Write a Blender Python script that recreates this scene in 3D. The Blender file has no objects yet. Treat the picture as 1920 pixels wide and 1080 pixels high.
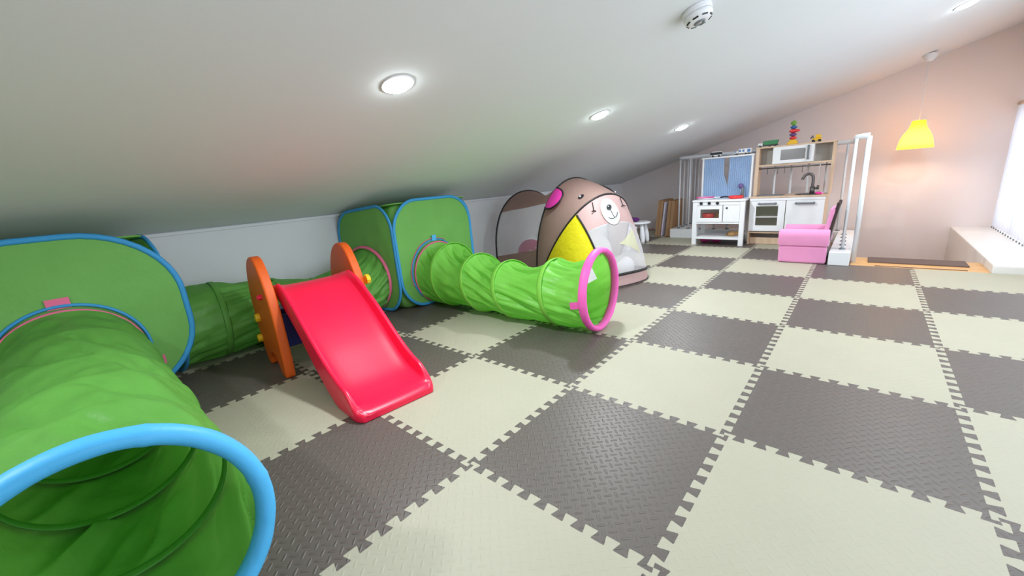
import bpy, bmesh, math, random
from mathutils import Vector, Matrix, noise
random.seed(4)
PI = math.pi
scene = bpy.context.scene
col = scene.collection

# ------------------------------------------------------------------ camera
cam_d = bpy.data.cameras.new('camera')
cam_d.sensor_width = 36.0
cam_d.lens = 752.98 / 1920 * 36.0
cam_d.clip_start = 0.02
cam = bpy.data.objects.new('camera', cam_d)
col.objects.link(cam)
YAW, PITCH, ROLL = math.radians(41.6556), math.radians(-14.538), math.radians(-4.34)
fw = Vector((-math.sin(YAW) * math.cos(PITCH), math.cos(YAW) * math.cos(PITCH), math.sin(PITCH)))
rt = Vector((math.cos(YAW), math.sin(YAW), 0))
upv = rt.cross(fw)
r2 = rt * math.cos(ROLL) + upv * math.sin(ROLL)
u2 = -rt * math.sin(ROLL) + upv * math.cos(ROLL)
cam.matrix_world = Matrix(((r2.x, u2.x, -fw.x, 1.4728), (r2.y, u2.y, -fw.y, -0.7143), (r2.z, u2.z, -fw.z, 0.8624), (0, 0, 0, 1)))
scene.camera = cam

# ------------------------------------------------------------------ world, exposure, daylight
scene.view_settings.view_transform = 'Standard'
scene.view_settings.look = 'None'
scene.view_settings.gamma = 1
scene.view_settings.use_curve_mapping = False
scene.view_settings.exposure = 0.0
world = bpy.data.worlds.new('daylight_sky')
scene.world = world
world.use_nodes = True
bg = world.node_tree.nodes['Background']
bg.inputs[0].default_value = (0.80, 0.88, 1.0, 1)
bg.inputs[1].default_value = 0.7


def area_light(name, loc, direction, sx, sy, power, color, shape='RECTANGLE', spread=PI, parent=None):
    l = bpy.data.lights.new(name, 'AREA')
    l.shape = shape
    l.size = sx
    if shape == 'RECTANGLE':
        l.size_y = sy
    l.energy = power
    l.color = color
    l.spread = spread
    o = bpy.data.objects.new(name, l)
    col.objects.link(o)
    o.rotation_euler = Vector(direction).to_track_quat('-Z', 'Y').to_euler()
    o.location = loc
    if parent:
        o.parent = parent
        o.matrix_parent_inverse = parent.matrix_world.inverted()
    return o


DAY = (0.84, 0.92, 1.0)
# daylight through the right wall: seen window, then added unseen one brightening the left
area_light('window_daylight', (2.66, 4.93, 0.66), (-1, 0, 0), 1.46, 1.16, 12, DAY)
area_light('window_daylight', (2.66, 1.1, 1.05), (-1, 0, 0), 4.5, 1.3, 54, DAY)

LAMP_W = 11.0
LAMP_LEFT_W = 13.5
LAMP_COL = (0.91, 0.965, 1.0)


# ------------------------------------------------------------------ material helpers
MATS = {}


def new_mat(name):
    m = bpy.data.materials.new(name)
    m.use_nodes = True
    nt = m.node_tree
    for n in list(nt.nodes):
        nt.nodes.remove(n)
    out = nt.nodes.new('ShaderNodeOutputMaterial')
    MATS[name] = m
    return m, nt, out


def pbr(name, color, rough=0.5, spec=0.5, metal=0.0, var=0.05, nscale=14.0, bump=0.0, bscale=60.0, sheen=0.0, coat=0.0):
    m, nt, out = new_mat(name)
    N, L = nt.nodes, nt.links
    b = N.new('ShaderNodeBsdfPrincipled')
    b.inputs['Roughness'].default_value = rough
    b.inputs['Specular IOR Level'].default_value = spec
    b.inputs['Metallic'].default_value = metal
    b.inputs['Sheen Weight'].default_value = sheen
    b.inputs['Coat Weight'].default_value = coat
    tc = N.new('ShaderNodeTexCoord')
    nz = N.new('ShaderNodeTexNoise')
    nz.inputs['Scale'].default_value = nscale
    nz.inputs['Detail'].default_value = 4
    L.new(tc.outputs['Object'], nz.inputs['Vector'])
    mr = N.new('ShaderNodeMapRange')
    mr.inputs['To Min'].default_value = 1 - var
    mr.inputs['To Max'].default_value = 1 + var
    L.new(nz.outputs['Fac'], mr.inputs['Value'])
    mx = N.new('ShaderNodeVectorMath')
    mx.operation = 'SCALE'
    mx.inputs[0].default_value = color
    L.new(mr.outputs['Result'], mx.inputs['Scale'])
    L.new(mx.outputs['Vector'], b.inputs['Base Color'])
    if bump > 0:
        n2 = N.new('ShaderNodeTexNoise')
        n2.inputs['Scale'].default_value = bscale
        n2.inputs['Detail'].default_value = 3
        L.new(tc.outputs['Object'], n2.inputs['Vector'])
        bp = N.new('ShaderNodeBump')
        bp.inputs['Strength'].default_value = bump
        bp.inputs['Distance'].default_value = 0.004
        L.new(n2.outputs['Fac'], bp.inputs['Height'])
        L.new(bp.outputs['Normal'], b.inputs['Normal'])
    L.new(b.outputs[0], out.inputs[0])
    return m


def fabric(name, color, trans=0.3, rough=0.6, bump=0.25, sheer=0.0, weave=900.0, spec=0.35):
    """thin cloth: principled mixed with translucent, optionally see-through (sheer)"""
    m, nt, out = new_mat(name)
    N, L = nt.nodes, nt.links
    b = N.new('ShaderNodeBsdfPrincipled')
    b.inputs['Roughness'].default_value = rough
    b.inputs['Specular IOR Level'].default_value = spec
    tr = N.new('ShaderNodeBsdfTranslucent')
    tc = N.new('ShaderNodeTexCoord')
    nz = N.new('ShaderNodeTexNoise')
    nz.inputs['Scale'].default_value = 9
    nz.inputs['Detail'].default_value = 5
    L.new(tc.outputs['Object'], nz.inputs['Vector'])
    mr = N.new('ShaderNodeMapRange')
    mr.inputs['To Min'].default_value = 0.93
    mr.inputs['To Max'].default_value = 1.07
    L.new(nz.outputs['Fac'], mr.inputs['Value'])
    mx = N.new('ShaderNodeVectorMath')
    mx.operation = 'SCALE'
    mx.inputs[0].default_value = color
    L.new(mr.outputs['Result'], mx.inputs['Scale'])
    L.new(mx.outputs['Vector'], b.inputs['Base Color'])
    L.new(mx.outputs['Vector'], tr.inputs['Color'])
    n2 = N.new('ShaderNodeTexNoise')
    n2.inputs['Scale'].default_value = 22
    n2.inputs['Detail'].default_value = 4
    n2.inputs['Distortion'].default_value = 0.6
    L.new(tc.outputs['Object'], n2.inputs['Vector'])
    bp = N.new('ShaderNodeBump')
    bp.inputs['Strength'].default_value = bump
    bp.inputs['Distance'].default_value = 0.012
    L.new(n2.outputs['Fac'], bp.inputs['Height'])
    L.new(bp.outputs['Normal'], b.inputs['Normal'])
    mixs = N.new('ShaderNodeMixShader')
    mixs.inputs[0].default_value = trans
    L.new(b.outputs[0], mixs.inputs[1])
    L.new(tr.outputs[0], mixs.inputs[2])
    last = mixs
    if sheer > 0:
        tp = N.new('ShaderNodeBsdfTransparent')
        m2 = N.new('ShaderNodeMixShader')
        m2.inputs[0].default_value = sheer
        L.new(mixs.outputs[0], m2.inputs[1])
        L.new(tp.outputs[0], m2.inputs[2])
        last = m2
    L.new(last.outputs[0], out.inputs[0])
    return m


def emit(name, color, strength):
    m, nt, out = new_mat(name)
    e = nt.nodes.new('ShaderNodeEmission')
    e.inputs[0].default_value = (*color, 1)
    e.inputs[1].default_value = strength
    nt.links.new(e.outputs[0], out.inputs[0])
    return m


def mat_foam(name, color, rough, bumpk):
    """EVA foam with the raised diamond plate pattern, lenses at 45 degrees to the mat edges"""
    m, nt, out = new_mat(name)
    N, L = nt.nodes, nt.links

    def math_(op, a, b=None):
        n = N.new('ShaderNodeMath')
        n.operation = op
        for i, v in enumerate((a, b)):
            if v is None:
                continue
            if isinstance(v, (int, float)):
                n.inputs[i].default_value = v
            else:
                L.new(v, n.inputs[i])
        return n.outputs[0]
    tc = N.new('ShaderNodeTexCoord')
    mp = N.new('ShaderNodeMapping')
    mp.inputs['Rotation'].default_value = (0, 0, PI / 4)
    k = 1 / 0.0236
    mp.inputs['Scale'].default_value = (k, k, k)
    L.new(tc.outputs['Object'], mp.inputs['Vector'])
    sx = N.new('ShaderNodeSeparateXYZ')
    L.new(mp.outputs[0], sx.inputs[0])
    X, Y = sx.outputs[0], sx.outputs[1]
    ix, iy = math_('FLOOR', X), math_('FLOOR', Y)
    fx = math_('SUBTRACT', math_('SUBTRACT', X, ix), 0.5)
    fy = math_('SUBTRACT', math_('SUBTRACT', Y, iy), 0.5)
    par = math_('FLOORED_MODULO', math_('ADD', ix, iy), 2.0)
    ipar = math_('SUBTRACT', 1.0, par)
    u = math_('ADD', math_('MULTIPLY', fx, par), math_('MULTIPLY', fy, ipar))
    v = math_('ADD', math_('MULTIPLY', fy, par), math_('MULTIPLY', fx, ipar))
    uu = math_('DIVIDE', u, 0.62)
    vv = math_('DIVIDE', v, 0.16)
    d = math_('ADD', math_('MULTIPLY', uu, uu), math_('MULTIPLY', vv, vv))
    h = math_('MAXIMUM', math_('SUBTRACT', 1.0, d), 0.0)
    h = math_('POWER', h, 0.6)
    nz = N.new('ShaderNodeTexNoise')
    nz.inputs['Scale'].default_value = 420
    L.new(tc.outputs['Object'], nz.inputs['Vector'])
    hh = math_('ADD', h, math_('MULTIPLY', nz.outputs['Fac'], 0.06))
    bp = N.new('ShaderNodeBump')
    bp.inputs['Strength'].default_value = bumpk
    bp.inputs['Distance'].default_value = 0.0016
    L.new(hh, bp.inputs['Height'])
    n3 = N.new('ShaderNodeTexNoise')
    n3.inputs['Scale'].default_value = 5
    n3.inputs['Detail'].default_value = 5
    L.new(tc.outputs['Object'], n3.inputs['Vector'])
    mr = N.new('ShaderNodeMapRange')
    mr.inputs['To Min'].default_value = 0.95
    mr.inputs['To Max'].default_value = 1.05
    L.new(n3.outputs['Fac'], mr.inputs['Value'])
    mx = N.new('ShaderNodeVectorMath')
    mx.operation = 'SCALE'
    mx.inputs[0].default_value = color
    L.new(mr.outputs['Result'], mx.inputs['Scale'])
    b = N.new('ShaderNodeBsdfPrincipled')
    b.inputs['Roughness'].default_value = rough
    b.inputs['Specular IOR Level'].default_value = 0.55
    L.new(mx.outputs[0], b.inputs['Base Color'])
    L.new(bp.outputs[0], b.inputs['Normal'])
    L.new(b.outputs[0], out.inputs[0])
    return m


def mat_wood(name, c1, c2, scale=(3, 30, 30), rough=0.45):
    m, nt, out = new_mat(name)
    N, L = nt.nodes, nt.links
    tc = N.new('ShaderNodeTexCoord')
    mp = N.new('ShaderNodeMapping')
    mp.inputs['Scale'].default_value = scale
    L.new(tc.outputs['Object'], mp.inputs['Vector'])
    nz = N.new('ShaderNodeTexNoise')
    nz.inputs['Scale'].default_value = 1.5
    nz.inputs['Detail'].default_value = 6
    nz.inputs['Distortion'].default_value = 0.4
    L.new(mp.outputs[0], nz.inputs['Vector'])
    cr = N.new('ShaderNodeValToRGB')
    cr.color_ramp.elements[0].color = (*c1, 1)
    cr.color_ramp.elements[1].color = (*c2, 1)
    cr.color_ramp.elements[0].position = 0.3
    cr.color_ramp.elements[1].position = 0.7
    L.new(nz.outputs['Fac'], cr.inputs[0])
    b = N.new('ShaderNodeBsdfPrincipled')
    b.inputs['Roughness'].default_value = rough
    L.new(cr.outputs[0], b.inputs['Base Color'])
    L.new(b.outputs[0], out.inputs[0])
    return m


M = {}
M['wall'] = pbr('wall_paint_pink_white', (0.81, 0.755, 0.755), 0.9, 0.2, var=0.015, nscale=3, bump=0.03, bscale=220)
M['knee'] = pbr('knee_wall_paint_white', (0.78, 0.79, 0.83), 0.8, 0.25, var=0.015, nscale=3, bump=0.03, bscale=220)
M['ceil'] = pbr('ceiling_paint', (0.75, 0.775, 0.80), 0.9, 0.2, var=0.01, nscale=2, bump=0.03, bscale=220)
M['white'] = pbr('white_lacquer', (0.82, 0.84, 0.86), 0.35, 0.5, var=0.01)
M['ledge'] = pbr('white_ledge', (0.80, 0.79, 0.77), 0.45, 0.4, var=0.02, nscale=5)
M['sub'] = mat_wood('wood_floor', (0.30, 0.17, 0.09), (0.42, 0.25, 0.14))
M['oak'] = mat_wood('orange_wood', (0.62, 0.33, 0.12), (0.74, 0.43, 0.18))
M['birch'] = mat_wood('birch_wood', (0.60, 0.43, 0.29), (0.70, 0.53, 0.38), (20, 20, 2.5))
M['strip'] = pbr('brown_tread_mat', (0.15, 0.10, 0.085), 0.8, 0.3, bump=0.3, bscale=300)
M['cream'] = mat_foam('cream_foam', (0.412, 0.394, 0.298), 0.55, 0.35)
M['brown'] = mat_foam('brown_foam', (0.108, 0.090, 0.079), 0.43, 1.0)
M['g_cube'] = fabric('green_cube_cloth', (0.215, 0.55, 0.125), 0.25)
M['g_tun'] = fabric('green_tunnel_cloth', (0.26, 0.72, 0.10), 0.40, rough=0.42, bump=0.3, spec=0.5)
M['g_tun2'] = fabric('green_tunnel_cloth_dull', (0.19, 0.54, 0.095), 0.42, rough=0.45, bump=0.3, spec=0.5)
M['g_rib'] = fabric('green_rib_tape', (0.25, 0.66, 0.08), 0.2, rough=0.5)
M['g_rib_shaded'] = pbr('shaded_green_tape', (0.07, 0.26, 0.035), 0.6)  # rib tape green darkened, inner shade of the near tunnel put into its colour
M['blue'] = fabric('blue_binding', (0.05, 0.34, 0.70), 0.05, rough=0.55, bump=0.1)
M['bluering'] = fabric('blue_padded_rim', (0.08, 0.47, 0.86), 0.02, rough=0.5, bump=0.15)
M['pinkring'] = fabric('pink_padded_rim', (0.92, 0.14, 0.52), 0.02, rough=0.5, bump=0.15)
M['pinktape'] = fabric('pink_tape', (0.80, 0.16, 0.30), 0.02, rough=0.6, bump=0.1)
M['tag'] = fabric('white_tag', (0.8, 0.8, 0.8), 0.1)
M['red'] = pbr('red_plastic', (0.88, 0.008, 0.060), 0.33, 0.5, var=0.02, bump=0.02, bscale=500)
M['orange'] = pbr('orange_plastic', (0.78, 0.115, 0.006), 0.45, 0.5, var=0.05, nscale=60, bump=0.25, bscale=420)
M['yellow'] = pbr('yellow_plastic', (0.90, 0.55, 0.01), 0.4, 0.5)
M['navy'] = pbr('navy_plastic', (0.01, 0.02, 0.16), 0.45, 0.5)
M['bear'] = fabric('brown_tent_cloth', (0.43, 0.285, 0.25), 0.42, rough=0.6, bump=0.15)
M['bearlight'] = fabric('pinkish_tent_cloth', (0.62, 0.42, 0.41), 0.3, rough=0.6, bump=0.1)
M['mesh'] = fabric('grey_net', (0.84, 0.83, 0.86), 0.5, sheer=0.62, bump=0.0)
M['meshw'] = fabric('white_net', (0.93, 0.93, 0.97), 0.4, sheer=0.47, bump=0.05)
M['meshy'] = fabric('pale_yellow_net', (0.80, 0.80, 0.55), 0.4, sheer=0.2, bump=0.05)
M['tyellow'] = fabric('yellow_tent_cloth', (0.88, 0.76, 0.015), 0.3, rough=0.55, bump=0.5)
M['black'] = pbr('black_binding', (0.012, 0.010, 0.012), 0.5, 0.4)
M['hotpink'] = fabric('hot_pink_cloth', (0.90, 0.055, 0.47), 0.1, rough=0.5, bump=0.1)
M['eyewhite'] = pbr('white_print', (0.82, 0.84, 0.83), 0.6, 0.3)
M['softwhite'] = pbr('white_plush', (0.80, 0.80, 0.84), 0.9, 0.2, sheen=0.4, bump=0.4, bscale=120)
M['chairpink'] = pbr('pink_upholstery', (0.78, 0.30, 0.54), 0.75, 0.25, sheen=0.3, bump=0.15, bscale=200)
M['fur'] = pbr('dark_brown_plush', (0.055, 0.035, 0.032), 0.9, 0.2, sheen=0.3, bump=0.6, bscale=90)
M['stool'] = pbr('white_plastic', (0.80, 0.82, 0.85), 0.4, 0.5)
M['curtain'] = fabric('blue_curtain', (0.50, 0.68, 0.92), 0.3, bump=0.0)
M['steel'] = pbr('brushed_steel', (0.15, 0.14, 0.14), 0.35, 0.5, metal=0.7)
M['darkgrey'] = pbr('grey_plastic', (0.18, 0.20, 0.22), 0.45, 0.5)
M['glass'] = pbr('dark_oven_glass', (0.25, 0.25, 0.25), 0.12, 0.6)
M['grey'] = pbr('grey_backboard', (0.50, 0.48, 0.45), 0.7, 0.3)
M['carton'] = pbr('cardboard', (0.40, 0.24, 0.13), 0.85, 0.2, var=0.08, nscale=8)
M['carton2'] = pbr('cardboard_edge', (0.30, 0.17, 0.09), 0.85, 0.2, var=0.1, nscale=40)
M['lav'] = pbr('lavender_board', (0.62, 0.58, 0.70), 0.6, 0.3)
M['purple'] = pbr('purple_plush', (0.12, 0.03, 0.16), 0.85, 0.2, bump=0.3, bscale=100)
M['bulb'] = emit('lamp_disc_glow', (0.90, 1.0, 1.0), 60.0)
M['lampring'] = pbr('lamp_trim_white', (0.86, 0.88, 0.88), 0.5, 0.4)
M['railwhite'] = pbr('white_rail_paint', (0.76, 0.79, 0.82), 0.35, 0.5)
M['toyred'] = pbr('toy_red', (0.78, 0.04, 0.04), 0.4)
M['toygreen'] = pbr('toy_green', (0.02, 0.22, 0.07), 0.4)
M['toylime'] = pbr('toy_lime', (0.20, 0.45, 0.06), 0.4)
M['toyblue'] = pbr('toy_blue', (0.03, 0.16, 0.45), 0.4)
M['toypurple'] = pbr('toy_purple', (0.14, 0.09, 0.26), 0.4)
M['toymagenta'] = pbr('toy_magenta', (0.72, 0.04, 0.30), 0.5)
M['toyyellow'] = pbr('toy_yellow', (0.85, 0.50, 0.02), 0.4)
M['toywhite'] = pbr('toy_white', (0.80, 0.80, 0.80), 0.4)
M['toyblack'] = pbr('toy_black', (0.012, 0.012, 0.016), 0.35)
M['toybrown'] = pbr('toy_tan', (0.42, 0.24, 0.09), 0.7)
M['slat'] = fabric('white_blind_cloth', (0.78, 0.80, 0.86), 0.45, bump=0.0)


def mat_shade():
    m, nt, out = new_mat('yellow_lamp_shade')
    N, L = nt.nodes, nt.links
    e = N.new('ShaderNodeEmission')
    tc = N.new('ShaderNodeTexCoord')
    sx = N.new('ShaderNodeSeparateXYZ')
    L.new(tc.outputs['Object'], sx.inputs[0])
    e.inputs[0].default_value = (1.0, 0.56, 0.035, 1)
    e.inputs[1].default_value = 0.9
    tr = N.new('ShaderNodeBsdfTranslucent')
    tr.inputs[0].default_value = (0.95, 0.72, 0.30, 1)
    df = N.new('ShaderNodeBsdfPrincipled')
    df.inputs['Base Color'].default_value = (0.85, 0.55, 0.08, 1)
    a = N.new('ShaderNodeMixShader')
    a.inputs[0].default_value = 0.7
    L.new(df.outputs[0], a.inputs[1])
    L.new(tr.outputs[0], a.inputs[2])
    s = N.new('ShaderNodeAddShader')
    L.new(a.outputs[0], s.inputs[0])
    L.new(e.outputs[0], s.inputs[1])
    L.new(s.outputs[0], out.inputs[0])
    return m


M['shade'] = mat_shade()


# ------------------------------------------------------------------ object helpers
def obj(name, me, mat=None, parent=None, smooth=False, bevel=0.0, segs=2, subsurf=0, world_to=None):
    o = bpy.data.objects.new(name, me)
    col.objects.link(o)
    if mat is not None:
        for mm in (mat if isinstance(mat, (list, tuple)) else [mat]):
            me.materials.append(mm)
    if smooth:
        for p in me.polygons:
            p.use_smooth = True
    if bevel > 0:
        b = o.modifiers.new('bevel', 'BEVEL')
        b.width = bevel
        b.segments = segs
        b.limit_method = 'ANGLE'
        b.angle_limit = math.radians(40)
        b.harden_normals = False
    if subsurf:
        s = o.modifiers.new('subsurf', 'SUBSURF')
        s.levels = subsurf
        s.render_levels = subsurf
    if parent is not None:
        o.parent = parent
    return o


def tag(o, label=None, cat=None, group=None, kind=None):
    if label:
        o['label'] = label
    if cat:
        o['category'] = cat
    if group:
        o['group'] = group
    if kind:
        o['kind'] = kind
    return o


def thing(name, label, cat, loc=(0, 0, 0), rotz=0.0, group=None):
    o = bpy.data.objects.new(name, None)
    o.empty_display_size = 0.05
    col.objects.link(o)
    o.location = loc
    o.rotation_euler = (0, 0, rotz)
    return tag(o, label, cat, group)


def origin_to_base(o):
    """put a one-mesh thing's origin at the middle of its base"""
    me = o.data
    xs = [v.co.x for v in me.vertices]
    ys = [v.co.y for v in me.vertices]
    zs = [v.co.z for v in me.vertices]
    c = Vector(((min(xs) + max(xs)) / 2, (min(ys) + max(ys)) / 2, min(zs)))
    me.transform(Matrix.Translation(-c))
    o.location = o.location + c
    return o


def from_py(name, verts, faces):
    me = bpy.data.meshes.new(name)
    me.from_pydata([tuple(v) for v in verts], [], faces)
    me.update()
    return me


class MB:
    """collects primitive shapes for ONE mesh"""

    def __init__(s):
        s.v = []
        s.f = []

    def box(s, x0, x1, y0, y1, z0, z1, mtx=None):
        b = len(s.v)
        for x, y, z in ((x0, y0, z0), (x1, y0, z0), (x1, y1, z0), (x0, y1, z0), (x0, y0, z1), (x1, y0, z1), (x1, y1, z1), (x0, y1, z1)):
            p = Vector((x, y, z))
            s.v.append(mtx @ p if mtx else p)
        s.f += [tuple(b + i for i in q) for q in ((0, 3, 2, 1), (4, 5, 6, 7), (0, 1, 5, 4), (1, 2, 6, 5), (2, 3, 7, 6), (3, 0, 4, 7))]
        return s

    def tube(s, pts, r, n=10, closed=False, cap=True, flat=1.0, up=None):
        pts = [Vector(p) for p in pts]
        m = len(pts)
        b = len(s.v)
        prev = None
        for i, p in enumerate(pts):
            if closed:
                t = pts[(i + 1) % m] - pts[i - 1]
            else:
                t = pts[min(i + 1, m - 1)] - pts[max(i - 1, 0)]
            t.normalize()
            if prev is None:
                a = Vector(up) if up else (Vector((0, 0, 1)) if abs(t.z) < 0.9 else Vector((1, 0, 0)))
            else:
                a = prev
            a = a - t * a.dot(t)
            if a.length < 1e-6:
                a = t.orthogonal()
            a.normalize()
            prev = a
            c = t.cross(a)
            rr = r[i] if isinstance(r, (list, tuple)) else r
            for k in range(n):
                g = 2 * PI * k / n
                s.v.append(p + a * (rr * math.cos(g)) + c * (rr * flat * math.sin(g)))
        for i in range(m if closed else m - 1):
            j = (i + 1) % m
            for k in range(n):
                k2 = (k + 1) % n
                s.f.append((b + i * n + k, b + i * n + k2, b + j * n + k2, b + j * n + k))
        if not closed and cap:
            s.f.append(tuple(b + k for k in reversed(range(n))))
            s.f.append(tuple(b + (m - 1) * n + k for k in range(n)))
        return s

    def lathe(s, prof, n=24, mtx=None, cap=True):
        b = len(s.v)
        m = len(prof)
        for r, z in prof:
            for k in range(n):
                g = 2 * PI * k / n
                p = Vector((r * math.cos(g), r * math.sin(g), z))
                s.v.append(mtx @ p if mtx else p)
        for i in range(m - 1):
            for k in range(n):
                k2 = (k + 1) % n
                s.f.append((b + i * n + k, b + i * n + k2, b + (i + 1) * n + k2, b + (i + 1) * n + k))
        if cap:
            s.f.append(tuple(b + k for k in reversed(range(n))))
            s.f.append(tuple(b + (m - 1) * n + k for k in range(n)))
        return s

    def prism(s, poly, a0, a1, fn):
        """poly: 2-D outline; fn(p, a) -> 3-D point; extruded from a0 to a1"""
        b = len(s.v)
        n = len(poly)
        for a in (a0, a1):
            for p in poly:
                s.v.append(Vector(fn(p, a)))
        s.f.append(tuple(b + i for i in reversed(range(n))))
        s.f.append(tuple(b + n + i for i in range(n)))
        for i in range(n):
            j = (i + 1) % n
            s.f.append((b + i, b + j, b + n + j, b + n + i))
        return s

    def ball(s, c, r, nu=16, nv=10, sc=(1, 1, 1), mtx=None):
        b = len(s.v)
        for i in range(nv + 1):
            th = PI * i / nv
            for k in range(nu):
                g = 2 * PI * k / nu
                p = Vector((r * sc[0] * math.sin(th) * math.cos(g), r * sc[1] * math.sin(th) * math.sin(g), r * sc[2] * math.cos(th)))
                p = (mtx @ p if mtx else p) + Vector(c)
                s.v.append(p)
        for i in range(nv):
            for k in range(nu):
                k2 = (k + 1) % nu
                s.f.append((b + i * nu + k, b + (i + 1) * nu + k, b + (i + 1) * nu + k2, b + i * nu + k2))
        return s

    def build(s, name, mat, parent=None, smooth=False, bevel=0.0, segs=2, subsurf=0):
        me = from_py(name, s.v, s.f)
        bm = bmesh.new()
        bm.from_mesh(me)
        bmesh.ops.remove_doubles(bm, verts=bm.verts, dist=1e-6)
        bmesh.ops.recalc_face_normals(bm, faces=bm.faces)
        bm.to_mesh(me)
        bm.free()
        return obj(name, me, mat, parent, smooth, bevel, segs, subsurf)


def box(name, mat, parent, x0, x1, y0, y1, z0, z1, bevel=0.004):
    return MB().box(x0, x1, y0, y1, z0, z1).build(name, mat, parent, bevel=bevel)


def grid(name, fn, nu, nv, mat, parent=None, closed_u=False, smooth=True):
    vs, fs = [], []
    nuu = nu if closed_u else nu + 1
    for j in range(nv + 1):
        for i in range(nuu):
            vs.append(fn(i / nu, j / nv))
    for j in range(nv):
        for i in range(nu):
            i2 = (i + 1) % nuu
            fs.append((j * nuu + i, j * nuu + i2, (j + 1) * nuu + i2, (j + 1) * nuu + i))
    me = from_py(name, vs, fs)
    return obj(name, me, mat, parent, smooth)


def cat_rom(pts, n, closed=False):
    """smooth curve through 2-D/3-D points"""
    pts = [Vector(p) for p in pts]
    m = len(pts)
    outp = []
    for i in range(m if closed else m - 1):
        if closed:
            p0, p1, p2, p3 = pts[i - 1], pts[i], pts[(i + 1) % m], pts[(i + 2) % m]
        else:
            p0, p1, p2, p3 = pts[max(i - 1, 0)], pts[i], pts[i + 1], pts[min(i + 2, m - 1)]
        for k in range(n):
            t = k / n
            outp.append(0.5 * ((2 * p1) + (p2 - p0) * t + (2 * p0 - 5 * p1 + 4 * p2 - p3) * t * t + (3 * p1 - p0 - 3 * p2 + p3) * t ** 3))
    if not closed:
        outp.append(pts[-1])
    return outp


def lerp(a, b, t):
    return a + (b - a) * t


def smooth01(t):
    t = max(0.0, min(1.0, t))
    return t * t * (3 - 2 * t)


def copy_thing(root, loc, label=None, group=None):
    r = root.copy()
    col.objects.link(r)
    r.location = loc
    if label:
        r['label'] = label
    if group:
        r['group'] = group
    for ch in list(root.children):
        c = ch.copy()
        col.objects.link(c)
        c.parent = r
        for g in list(ch.children):
            d = g.copy()
            col.objects.link(d)
            d.parent = c
    return r


# ------------------------------------------------------------------ room shell
XW, XR, YB, YF = -1.62, 2.56, 5.70, -2.40
KNEE = 0.735
SLOPE = 0.306


def zc(x):
    return KNEE + SLOPE * (x - XW)


def struct(o):
    o['kind'] = 'structure'
    return o


FL = -0.012     # bare floor; the foam mats on it end at z = 0
mb = MB()
mb.box(XW, XR, YF, 3.586, FL - 0.2, FL)
mb.box(XW, 1.43, 3.586, 4.93, FL - 0.2, FL)
mb.box(XW, -0.352, 4.93, YB, FL - 0.2, FL)
struct(mb.build('floor', M['sub']))
# landing of the stairs, treads going down
struct(MB().box(1.43, 2.205, 3.586, 3.955, -0.20, 0.0).build('trim_1', M['oak'], bevel=0.006))
st = MB()
for i in range(4):
    st.box(1.43, 2.205, 3.955 + i * 0.25, 3.955 + (i + 1) * 0.25 + 0.02, -1.2, -0.20 * (i + 1))
st.box(1.43, 2.205, 4.955, YB, -1.2, -1.0)
struct(st.build('floor_stairs', M['oak'], bevel=0.006))
struct(MB().box(-0.352, 1.43, 4.93, YB, -1.3, -1.2).build('floor_stairwell', M['oak']))
# stairwell walls below the floor
struct(MB().box(-0.372, -0.352, 4.93, YB, -1.3, FL - 0.2).box(-0.352, 1.43, 4.91, 4.93, -1.3, FL - 0.2).box(1.41, 1.43, 3.955, 4.91, -1.3, FL - 0.2).build('wall_stairwell', M['wall']))
# raised white ledge along the window
led = MB()
prof = cat_rom([(3.577, FL), (3.577, 0.045), (3.585, 0.058), (3.60, 0.06)], 4)
led.prism([(p.x, p.y) for p in prof] + [(YB, 0.06), (YB, -1.3), (3.955, -1.3), (3.955, FL)], 2.205, XR, lambda p, a: (a, p[0], p[1]))
struct(led.build('trim_2', M['ledge'], bevel=0.008))
# walls
struct(MB().box(XW - 0.1, XW, YF, YB, FL - 0.2, KNEE - 0.002).build('wall_left', M['knee']))
struct(MB().box(XW, XW + 0.012, YF, YB, KNEE - 0.022, KNEE - 0.005).build('trim_3', M['knee'], bevel=0.003))
bk = MB()
bk.prism([(XW - 0.1, -1.3), (XR + 0.1, -1.3), (XR + 0.1, zc(XR + 0.1)), (XW - 0.1, zc(XW - 0.1))], YB, YB + 0.12, lambda p, a: (p[0], a, p[1]))
struct(bk.build('wall_back', M['wall']))
fr = MB()
fr.prism([(XW - 0.1, FL - 0.2), (XR + 0.1, FL - 0.2), (XR + 0.1, zc(XR + 0.1)), (XW - 0.1, zc(XW - 0.1))], YF - 0.12, YF, lambda p, a: (p[0], a, p[1]))
struct(fr.build('wall_front', M['wall']))
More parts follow.
